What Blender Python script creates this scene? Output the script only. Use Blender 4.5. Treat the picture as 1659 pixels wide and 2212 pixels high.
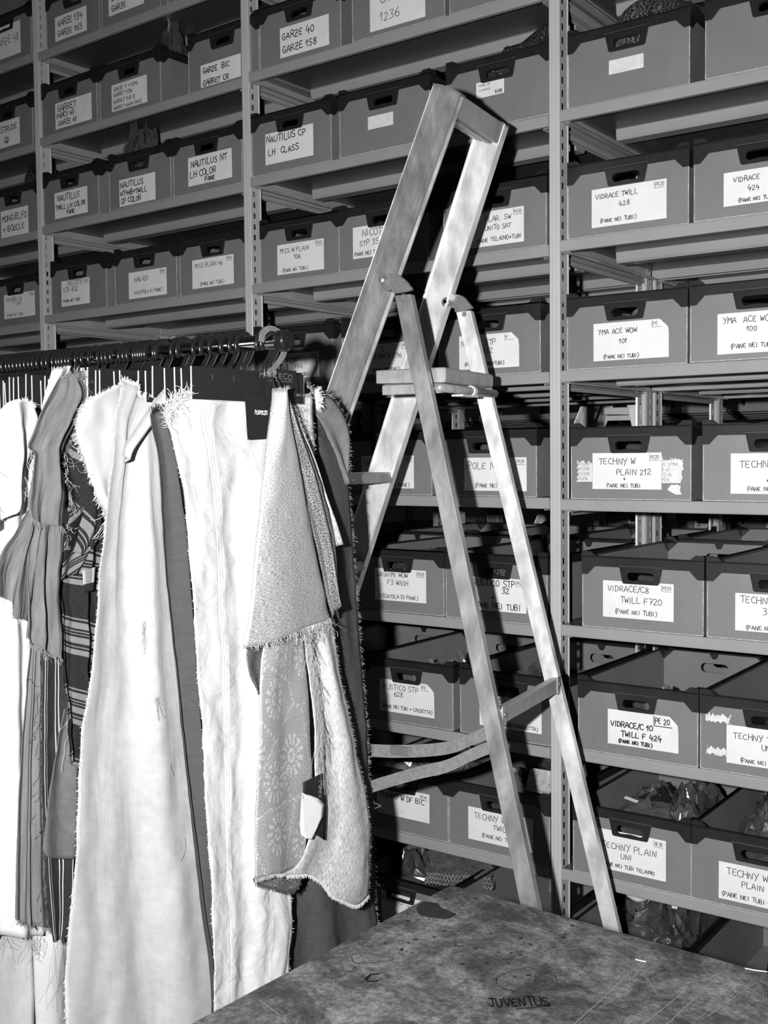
import bpy, bmesh, math, random
from mathutils import Vector, Matrix, Quaternion, noise
random.seed(7)
PI = math.pi
for o in list(bpy.data.objects): bpy.data.objects.remove(o)
scene = bpy.context.scene
COL = scene.collection

# ------------------------------------------------------------------ camera
EYE = Vector((0, 0, 1.55))
RIGHT = Vector((0.81134668, 0.58447386, -0.01033776))
UP = Vector((-0.02118964, 0.04707844, 0.99866642))
BACK = Vector((0.58418111, -0.81004563, 0.05058173))
cam_data = bpy.data.cameras.new('camera')
cam = bpy.data.objects.new('camera', cam_data); COL.objects.link(cam)
cam_data.sensor_fit = 'HORIZONTAL'; cam_data.sensor_width = 36.0
cam_data.lens = 2426.09 / 1659.0 * 36.0
cam_data.clip_start = 0.02; cam_data.clip_end = 60
cam.matrix_world = Matrix(((RIGHT.x, UP.x, BACK.x, EYE.x), (RIGHT.y, UP.y, BACK.y, EYE.y), (RIGHT.z, UP.z, BACK.z, EYE.z), (0, 0, 0, 1)))
scene.camera = cam
# ------------------------------------------------------------------ light: one hard flash beside the camera, very weak room light
scene.view_settings.view_transform = 'Standard'; scene.view_settings.look = 'None'
scene.view_settings.gamma = 1.0; scene.view_settings.use_curve_mapping = False
scene.view_settings.exposure = 0.0
world = bpy.data.worlds.new('world'); scene.world = world; world.use_nodes = True
world.node_tree.nodes['Background'].inputs[0].default_value = (1, 1, 1, 1)
world.node_tree.nodes['Background'].inputs[1].default_value = 0.012
fl = bpy.data.lights.new('camera_flash', 'SPOT'); fl.shadow_soft_size = 0.022; fl.energy = 500.0
fl.spot_size = math.radians(124); fl.spot_blend = 1.0
flo = bpy.data.objects.new('camera_flash', fl); COL.objects.link(flo)
fpos = EYE - RIGHT * 0.225 + UP * 0.06
flo.location = fpos
flo.rotation_euler = (BACK * 1.0 - RIGHT * 0.16 + UP * 0.10).to_track_quat('Z', 'Y').to_euler()

# ------------------------------------------------------------------ materials
def mat(name, col, rough=0.5, metal=0.0, spec=0.5, bump=0.0, bscale=200.0, bstretch=(1, 1, 1), var=0.0, vscale=8.0, vstretch=(1, 1, 1), coord='Object', coat=0.0, aniso=0.0, rvar=0.0):
    m = bpy.data.materials.new(name); m.use_nodes = True
    nt = m.node_tree; b = nt.nodes['Principled BSDF']
    c = (col, col, col, 1) if not hasattr(col, '__len__') else (*col, 1)
    b.inputs['Base Color'].default_value = c
    b.inputs['Roughness'].default_value = rough; b.inputs['Metallic'].default_value = metal
    b.inputs['Specular IOR Level'].default_value = spec
    b.inputs['Coat Weight'].default_value = coat
    b.inputs['Anisotropic'].default_value = aniso
    tc = nt.nodes.new('ShaderNodeTexCoord')
    def nz(scale, stretch, detail=4):
        mp = nt.nodes.new('ShaderNodeMapping'); mp.inputs['Scale'].default_value = stretch
        nt.links.new(tc.outputs[coord], mp.inputs[0])
        n = nt.nodes.new('ShaderNodeTexNoise'); n.inputs['Scale'].default_value = scale; n.inputs['Detail'].default_value = detail
        n.inputs['Roughness'].default_value = 0.6
        nt.links.new(mp.outputs[0], n.inputs['Vector']); return n
    if var > 0 or rvar > 0:
        n = nz(vscale, vstretch)
        r = nt.nodes.new('ShaderNodeMapRange'); r.inputs['From Min'].default_value = .3; r.inputs['From Max'].default_value = .7
        k = c[0]; r.inputs['To Min'].default_value = k * (1 - var); r.inputs['To Max'].default_value = min(1, k * (1 + var))
        nt.links.new(n.outputs['Fac'], r.inputs['Value']); nt.links.new(r.outputs[0], b.inputs['Base Color'])
        if rvar > 0:
            r2 = nt.nodes.new('ShaderNodeMapRange'); r2.inputs['From Min'].default_value = .3; r2.inputs['From Max'].default_value = .7
            r2.inputs['To Min'].default_value = rough - rvar; r2.inputs['To Max'].default_value = rough + rvar
            nt.links.new(n.outputs['Fac'], r2.inputs['Value']); nt.links.new(r2.outputs[0], b.inputs['Roughness'])
    if bump > 0:
        n = nz(bscale, bstretch)
        bp = nt.nodes.new('ShaderNodeBump'); bp.inputs['Strength'].default_value = bump; bp.inputs['Distance'].default_value = 0.002
        nt.links.new(n.outputs['Fac'], bp.inputs['Height']); nt.links.new(bp.outputs[0], b.inputs['Normal'])
    m['tc'] = tc.name
    return m
def nodes(m): return m.node_tree, m.node_tree.nodes['Principled BSDF'], m.node_tree.nodes[m['tc']]
def math_node(nt, op, a, b=None, c=None):
    n = nt.nodes.new('ShaderNodeMath'); n.operation = op
    for i, v in enumerate((a, b, c)):
        if v is None: continue
        if isinstance(v, (int, float)): n.inputs[i].default_value = v
        else: nt.links.new(v, n.inputs[i])
    return n.outputs[0]

STEEL = mat('painted_steel', 0.265, 0.30, 0.0, 0.6, bump=0.05, bscale=90, var=0.05, vscale=5)
UPSTEEL = mat('pale_painted_upright', 0.42, 0.34, 0.0, 0.6, bump=0.05, bscale=90, var=0.05, vscale=5)
PANEL = mat('dark_shelf_panel', 0.055, 0.35, 0, .5, var=.12, vscale=6)
PLASTIC = mat('grey_corrugated_plastic', 0.165, 0.42, 0.0, 0.5, var=0.10, vscale=7, vstretch=(1, 1, .6))
nt, b, tc = nodes(PLASTIC)
wv = nt.nodes.new('ShaderNodeTexWave'); wv.wave_type = 'BANDS'; wv.bands_direction = 'X'; wv.inputs['Scale'].default_value = 78; wv.inputs['Distortion'].default_value = .3
nt.links.new(tc.outputs['Object'], wv.inputs['Vector'])
bp = nt.nodes.new('ShaderNodeBump'); bp.inputs['Strength'].default_value = .22; bp.inputs['Distance'].default_value = .001
nt.links.new(wv.outputs['Fac'], bp.inputs['Height']); nt.links.new(bp.outputs[0], b.inputs['Normal'])
EDGE = mat('worn_plastic_edge', 0.36, 0.4, bump=.5, bscale=300, var=.35, vscale=60)
RIM = mat('black_plastic_rim', 0.014, 0.38, 0, .5, var=.3, vscale=9, bump=.05, bscale=120)
HANDLE = mat('glossy_black_handle', .016, .28, 0, .6)
LIP = mat('scuffed_black_edge', .07, .5)
PAPER = mat('white_paper', 0.66, 0.55, 0, .4, var=.05, vscale=14, bump=.25, bscale=22)
STICKER = mat('sticker_paper', 0.62, .4, var=.12, vscale=40)
INK = mat('black_marker_ink', 0.02, .6)
DARK = mat('dark_void', 0.008, .8)

def alu(name, base, rough, metal, vs=(1, 1, .45)):
    m = mat(name, base, rough, metal, .5, bump=.14, bscale=34, bstretch=(1, 1, .3), var=.22, vscale=26, vstretch=vs, rvar=.09)
    nt, b, tc = nodes(m)
    # scratches
    n = nt.nodes.new('ShaderNodeTexNoise'); mp = nt.nodes.new('ShaderNodeMapping'); mp.inputs['Scale'].default_value = (160, 160, 5)
    nt.links.new(tc.outputs['Object'], mp.inputs[0]); nt.links.new(mp.outputs[0], n.inputs[0]); n.inputs['Scale'].default_value = 1; n.inputs['Detail'].default_value = 3
    bp = nt.nodes.new('ShaderNodeBump'); bp.inputs['Strength'].default_value = .12; bp.inputs['Distance'].default_value = .001
    old = b.inputs['Normal'].links[0].from_socket
    nt.links.new(n.outputs['Fac'], bp.inputs['Height']); nt.links.new(old, bp.inputs['Normal']); nt.links.new(bp.outputs[0], b.inputs['Normal'])
    return m
ALU = alu('worn_aluminium_shaded', .37, .40, .70)  # worn metal; the near rail and leg's dimmer light is put into this base colour
ALU_LIT = alu('aluminium_lit', .80, .40, .50)  # brighter copy of the same metal: far rail and leg painted as lit
ALU_DULL = alu('dull_aluminium', .36, .5, .5)
CAST = mat('cast_metal', .22, .45, .6, bump=.15, bscale=150, var=.15, vscale=30)
CHROME = mat('chrome', .75, .06, 1.0)
BLACKGLOSS = mat('black_glossy_plastic', .012, .18, 0, .6)
BLACKCARD = mat('black_card', .012, .6, 0, .35, bump=.2, bscale=700, var=.3, vscale=400)
CORE = mat('white_card_core', .62, .7)
GREYMETAL = mat('grey_hammered_metal', .33, .35, .6, bump=.3, bscale=180, var=.2, vscale=60)
LOGO = mat('grey_print', .22, .5)
WHITEPRINT = mat('white_print', .75, .5)
WEB = mat('webbing', .16, .8, bump=.6, bscale=500, var=.25, vscale=120)
WALL = mat('plaster_wall', .5, .8, bump=.1, bscale=30, var=.06)
FLOORM = mat('concrete_floor', .22, .6, bump=.1, bscale=40, var=.2, vscale=3)
FROND = mat('wood_table_leg', .12, .6, var=.2)

def fabric_mat(name, col, rough=.85, weave=.35, wscale=900, var=.06, vscale=30, vstretch=(1, 1, .2), metal=0.0, sheen=0.0, spec=.2, crease=.0, cscale=18, cstretch=(1, 1, .25)):
    m = mat(name, col, rough, metal, spec, var=var, vscale=vscale, vstretch=vstretch, coord='UV')
    nt, b, tc = nodes(m)
    b.inputs['Sheen Weight'].default_value = sheen
    mp = nt.nodes.new('ShaderNodeMapping'); nt.links.new(tc.outputs['UV'], mp.inputs[0])
    n = nt.nodes.new('ShaderNodeTexNoise'); n.inputs['Scale'].default_value = wscale; n.inputs['Detail'].default_value = 1
    nt.links.new(mp.outputs[0], n.inputs[0])
    bp = nt.nodes.new('ShaderNodeBump'); bp.inputs['Strength'].default_value = weave; bp.inputs['Distance'].default_value = .0008
    nt.links.new(n.outputs['Fac'], bp.inputs['Height'])
    if crease > 0:
        mp2 = nt.nodes.new('ShaderNodeMapping'); mp2.inputs['Scale'].default_value = cstretch; nt.links.new(tc.outputs['UV'], mp2.inputs[0])
        n2 = nt.nodes.new('ShaderNodeTexNoise'); n2.inputs['Scale'].default_value = cscale; n2.inputs['Detail'].default_value = 3; n2.inputs['Distortion'].default_value = .6
        nt.links.new(mp2.outputs[0], n2.inputs[0])
        b2 = nt.nodes.new('ShaderNodeBump'); b2.inputs['Strength'].default_value = crease; b2.inputs['Distance'].default_value = .012
        nt.links.new(n2.outputs['Fac'], b2.inputs['Height']); nt.links.new(b2.outputs[0], bp.inputs['Normal'])
    nt.links.new(bp.outputs[0], b.inputs['Normal'])
    return m
def add_stripes(m, axis, stripes, period, col2):
    """stripes coloured into the cloth, woven ones and painted shadow lines: list of (start, end) within a period, metres along the UV axis"""
    nt, b, tc = nodes(m)
    sp = nt.nodes.new('ShaderNodeSeparateXYZ'); nt.links.new(tc.outputs['UV'], sp.inputs[0])
    u = sp.outputs[axis]
    fr = math_node(nt, 'MODULO', u, period)
    tot = None
    for s, e in stripes:
        g = math_node(nt, 'MULTIPLY', math_node(nt, 'GREATER_THAN', fr, s), math_node(nt, 'LESS_THAN', fr, e))
        tot = g if tot is None else math_node(nt, 'MAXIMUM', tot, g)
    mx = nt.nodes.new('ShaderNodeMix'); mx.data_type = 'RGBA'
    inp = b.inputs['Base Color']
    if inp.links: nt.links.new(inp.links[0].from_socket, mx.inputs[6])
    else: mx.inputs[6].default_value = inp.default_value[:]
    mx.inputs[7].default_value = (col2, col2, col2, 1)
    nt.links.new(tot, mx.inputs[0]); nt.links.new(mx.outputs[2], inp)
    return tot

# ------------------------------------------------------------------ object helpers
def link(name, me, m=None, parent=None, loc=None):
    o = bpy.data.objects.new(name, me); COL.objects.link(o)
    if m is not None:
        for x in (m if isinstance(m, (list, tuple)) else [m]): me.materials.append(x)
    if parent: o.parent = parent
    if loc is not None: o.location = loc
    return o
def obj(name, bm, m, parent=None, loc=None, smooth=False):
    me = bpy.data.meshes.new(name); bmesh.ops.recalc_face_normals(bm, faces=bm.faces)
    if smooth:
        for f in bm.faces: f.smooth = True
    bm.to_mesh(me); bm.free()
    return link(name, me, m, parent, loc)
def tag(o, label, cat, group=None, kind=None):
    o['label'] = label; o['category'] = cat
    if group: o['group'] = group
    if kind: o['kind'] = kind
    return o
def thing(name, label, cat, loc=(0, 0, 0), rz=0, group=None):
    o = bpy.data.objects.new(name, None); COL.objects.link(o); o.location = loc; o.rotation_euler = (0, 0, rz)
    o.empty_display_size = .05
    return tag(o, label, cat, group)
def structure(o): o['kind'] = 'structure'; return o
def copy_tree(o, parent=None):
    c = o.copy(); COL.objects.link(c)
    if parent: c.parent = parent
    for ch in list(o.children): copy_tree(ch, c)
    return c
def box(bm, x0, x1, y0, y1, z0, z1, M=None, mi=0):
    vs = [bm.verts.new(Vector(p)) for p in ((x0, y0, z0), (x1, y0, z0), (x1, y1, z0), (x0, y1, z0), (x0, y0, z1), (x1, y0, z1), (x1, y1, z1), (x0, y1, z1))]
    if M is not None:
        for v in vs: v.co = M @ v.co
    for q in ((0, 3, 2, 1), (4, 5, 6, 7), (0, 1, 5, 4), (1, 2, 6, 5), (2, 3, 7, 6), (3, 0, 4, 7)):
        f = bm.faces.new([vs[i] for i in q]); f.material_index = mi
    return vs
def prism(bm, pts, d, mi=0, holes=()):
    """pts/holes: loops of 3D points in one plane; extruded by vector d"""
    edges = []
    for loop in [pts] + list(holes):
        vs = [bm.verts.new(Vector(p)) for p in loop]
        for i in range(len(vs)): edges.append(bm.edges.new((vs[i], vs[(i + 1) % len(vs)])))
    r = bmesh.ops.triangle_fill(bm, use_beauty=True, use_dissolve=False, edges=edges)
    fs = [g for g in r['geom'] if isinstance(g, bmesh.types.BMFace)]
    for f in fs: f.material_index = mi
    e = bmesh.ops.extrude_face_region(bm, geom=fs, use_keep_orig=True)
    vs = [g for g in e['geom'] if isinstance(g, bmesh.types.BMVert)]
    bmesh.ops.translate(bm, verts=vs, vec=Vector(d))
    for g in e['geom']:
        if isinstance(g, bmesh.types.BMFace): g.material_index = mi
def tube(bm, pts, r, n=8, caps=True, flat=1.0):
    pts = [Vector(p) for p in pts]; rings = []; up = None
    for i, p in enumerate(pts):
        t = (pts[min(i + 1, len(pts) - 1)] - pts[max(i - 1, 0)]).normalized()
        if up is None:
            a = Vector((0, 0, 1)) if abs(t.z) < .9 else Vector((1, 0, 0)); up = (a - t * a.dot(t)).normalized()
        else: up = (up - t * up.dot(t)).normalized()
        s = t.cross(up); rr = r[i] if hasattr(r, '__len__') else r
        rings.append([bm.verts.new(p + up * math.cos(2 * PI * k / n) * rr + s * math.sin(2 * PI * k / n) * rr * flat) for k in range(n)])
    for a, b_ in zip(rings, rings[1:]):
        for k in range(n):
            bm.faces.new((a[k], a[(k + 1) % n], b_[(k + 1) % n], b_[k]))
    if caps:
        bm.faces.new(rings[0]); bm.faces.new(rings[-1][::-1])
def ribbon(bm, pts, wvec, th, tvec):
    """flat strap: centre pts, half-width vector, half thickness vector"""
    rows = []
    for p in pts:
        p = Vector(p); rows.append([bm.verts.new(p + wvec + tvec * th), bm.verts.new(p - wvec + tvec * th), bm.verts.new(p - wvec - tvec * th), bm.verts.new(p + wvec - tvec * th)])
    for a, b_ in zip(rows, rows[1:]):
        for k in range(4): bm.faces.new((a[k], a[(k + 1) % 4], b_[(k + 1) % 4], b_[k]))
    bm.faces.new(rows[0]); bm.faces.new(rows[-1][::-1])
def bevel(o, w=.002, seg=2, ang=.6):
    m = o.modifiers.new('bevel', 'BEVEL'); m.width = w; m.segments = seg; m.limit_method = 'ANGLE'; m.angle_limit = ang
    return o
def catmull(pts, n=6):
    P = [Vector(p) for p in pts]; P = [P[0]] + P + [P[-1]]; out = []
    for i in range(1, len(P) - 2):
        for k in range(n):
            t = k / n; a, b_, c, d = P[i - 1:i + 3]
            out.append(.5 * ((2 * b_) + (c - a) * t + (2 * a - 5 * b_ + 4 * c - d) * t * t + (3 * b_ - a - 3 * c + d) * t ** 3))
    out.append(P[-2]); return out

# ------------------------------------------------------------------ handwriting: single stroke capitals on a 4 x 6 grid
GLYPH = {
 'A': '0,0 2,6 4,0|.7,2 3.3,2.1', 'B': '0,0 0,6 2.4,6 3.3,4.7 2.3,3.3 0,3.1|2.3,3.3 3.7,1.9 2.9,.2 0,0', 'C': '3.8,5.2 2.4,6 .8,5 0,3 .8,.8 2.4,0 3.9,.8',
 'D': '0,0 .3,6|.0,6 2.4,5.6 3.8,3.4 2.8,.8 0,0', 'E': '3.4,5.6 1.4,5.9 .2,4.6 .6,3.3 2.6,3.1|.6,3.3 0,1.8 1,.3 3.5,.4', 'F': '0,0 .2,6 3.8,5.9|.1,3.2 3,3.3',
 'G': '3.6,5.4 2,6 .5,4.8 0,2.6 1,.5 2.8,0 3.8,1.2 3.8,2.6 2,2.6', 'H': '0,0 .2,6|3.6,0 3.7,6|.1,3.1 3.7,3.2', 'I': '2,0 2.1,6', 'K': '0,0 .1,6|3.4,6 .2,2.8 3.8,0',
 'L': '.2,6 0,0 3.4,.2', 'M': '0,0 .5,6 2,2.8 3.5,6 4,0', 'N': '0,0 .4,6 3.4,0 3.9,6', 'O': '2,6 .5,5 0,2.8 .8,.6 2.2,0 3.6,1 4,3.2 3.3,5.2 2,6',
 'P': '.1,0 .2,6 2.8,5.9 3.7,4.6 2.8,3.2 .2,2.8', 'Q': '2,6 .5,5 0,2.8 .8,.6 2.2,0 3.6,1 4,3.2 3.3,5.2 2,6|2.4,1.6 4.2,-.6', 'R': '.1,0 .2,6 2.8,5.9 3.6,4.6 2.6,3.2 .2,3|1.8,3 4,0',
 'S': '3.7,5.3 2,6 .5,5 .8,3.6 3,2.6 3.7,1.2 2.2,0 0,.6', 'T': '2,0 2.1,5.9|-.2,5.8 4.4,6.1', 'U': '.1,6 0,1.6 1.2,0 3,.4 3.8,2 3.9,6', 'V': '0,6 1.8,0 3.9,6.1',
 'W': '0,6 .8,.2 2.1,4.6 3.2,.2 4.3,6.2', 'X': '0,6 4,0|3.9,6 0,0', 'Y': '0,6 2,3.2|4,6.3 1.2,-.6', 'Z': '.1,5.8 3.9,6 0,.2 4,0|1,3 3,3.2',
 '0': '2,6 .4,4.6 .2,1.6 1.8,0 3.6,1.4 3.7,4.4 2,6', '1': '.4,3 2.4,6 2,0', '2': '.3,4.8 1.8,6 3.4,4.8 2.4,2.6 0,0 4,.3', '3': '.3,5.6 2.6,6 3.3,4.6 1.4,3.2 3.4,2.2 3,.4 .2,0',
 '4': '1.6,6.2 0,2.2 3.9,2.4|2.9,4.0 2.6,-.8', '5': '3.6,6 .8,5.9 .5,3.4 2.8,3.5 3.6,1.8 2.4,.1 .1,.2', '6': '3,6 .8,4 0,1.8 1.4,0 3.4,.8 3.2,2.6 1.4,3.1 .2,2', '7': '.1,5.8 3.9,6 1.4,-.2|1,3 3.4,3.2',
 '8': '2,3.2 .5,4.8 2,6 3.4,4.8 2,3.2 .2,1.4 2,0 3.8,1.4 2,3.2', '9': '3.6,4.4 2,3.2 .4,4.4 1.6,6 3.5,5 3.2,2.4 1.6,0', '+': '2,5 2,1|0,3 4,3.1', '/': '0,-1 2.8,6.8', '(': '2.6,6.8 1,4.6 1,1.4 2.4,-1', ')': '1,6.8 2.6,4.6 2.5,1.2 .8,-1',
 '.': '1,0 1.5,.3', '-': '.4,3 3.4,3.1', 'J': '1.2,6 4.4,6.2|3.2,6 2.8,1 1.4,0 0,1.2', ',': '1,.4 .5,-1'}
def write(bm, text, x, z, h, th, rnd, slant=0.0, yoff=0.0, adv=5.0, sx=.92, plane='XZ', lift=0.0):
    """adds ribbons; x,z = start of the baseline; returns end x"""
    k = h / 6.0
    for ch in text:
        if ch == ' ': x += 3.4 * k * sx; continue
        g = GLYPH.get(ch)
        if not g: x += adv * k * sx; continue
        jx, jz, js = rnd.uniform(-.25, .25), rnd.uniform(-.4, .4), rnd.uniform(.9, 1.1)
        for st in g.split('|'):
            P = []
            for q in st.split():
                a, b_ = q.split(','); a = (float(a) - (1.2 if ch in 'I1' else 0)) * js + rnd.uniform(-.12, .12); b_ = float(b_) * js + rnd.uniform(-.12, .12)
                P.append(((x + (a + jx) * k * sx), z + (b_ + jz) * k + slant * (x + a * k * sx)))
            P = [(v.x, v.y) for v in (catmull([(a, b_, 0) for a, b_ in P], 3) if len(P) > 2 else [Vector((*p, 0)) for p in P])]
            stroke(bm, P, th, yoff, plane, lift)
        x += adv * k * sx * (0.62 if ch in 'I1().,/' else 1.0)
    return x
def stroke(bm, P, th, yoff, plane='XZ', lift=0.0):
    n = len(P); rows = []
    for i in range(n):
        a = Vector(P[max(i - 1, 0)]); b_ = Vector(P[min(i + 1, n - 1)]); t = (b_ - a)
        if t.length < 1e-9: t = Vector((1, 0))
        t.normalize(); nn = Vector((-t.y, t.x)) * th * .5
        e = t * (th * .4) * (-1 if i == 0 else 1 if i == n - 1 else 0)
        p = Vector(P[i]) + e
        q0, q1 = p + nn, p - nn
        rows.append([bm.verts.new((q.x, yoff, q.y) if plane == 'XZ' else (q.x, q.y, yoff)) for q in (q0, q1)])
    for a, b_ in zip(rows, rows[1:]):
        bm.faces.new((a[0], a[1], b_[1], b_[0]))

# ---------------- measured layout: shelf heights, crate positions and label texts, cloth outlines (metres)
LEVELS={1: {'Z': 3.032, 'Y': 2.708, 'A': 2.389, 'B': 2.053, 'C': 1.75, 'D': 1.43, 'E': 1.1, 'F': 0.782, 'G': 0.463, 'H': 0.14}, 2: {'Z': 3.025, 'Y': 2.719, 'A': 2.4, 'B': 2.076, 'C': 1.752, 'D': 1.43, 'E': 1.1, 'F': 0.782, 'G': 0.463, 'H': 0.14}, 3: {'Y': 2.728, 'A': 2.41, 'B': 2.083, 'C': 1.76, 'D': 1.436, 'E': 1.1, 'F': 0.782, 'G': 0.463, 'H': 0.14, 'Z': 3.05}, 4: {'Y': 2.742, 'A': 2.415, 'B': 2.09, 'C': 1.761, 'D': 1.433, 'E': 1.109, 'F': 0.79, 'G': 0.468, 'H': 0.14, 'Z': 3.06}}
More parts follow.
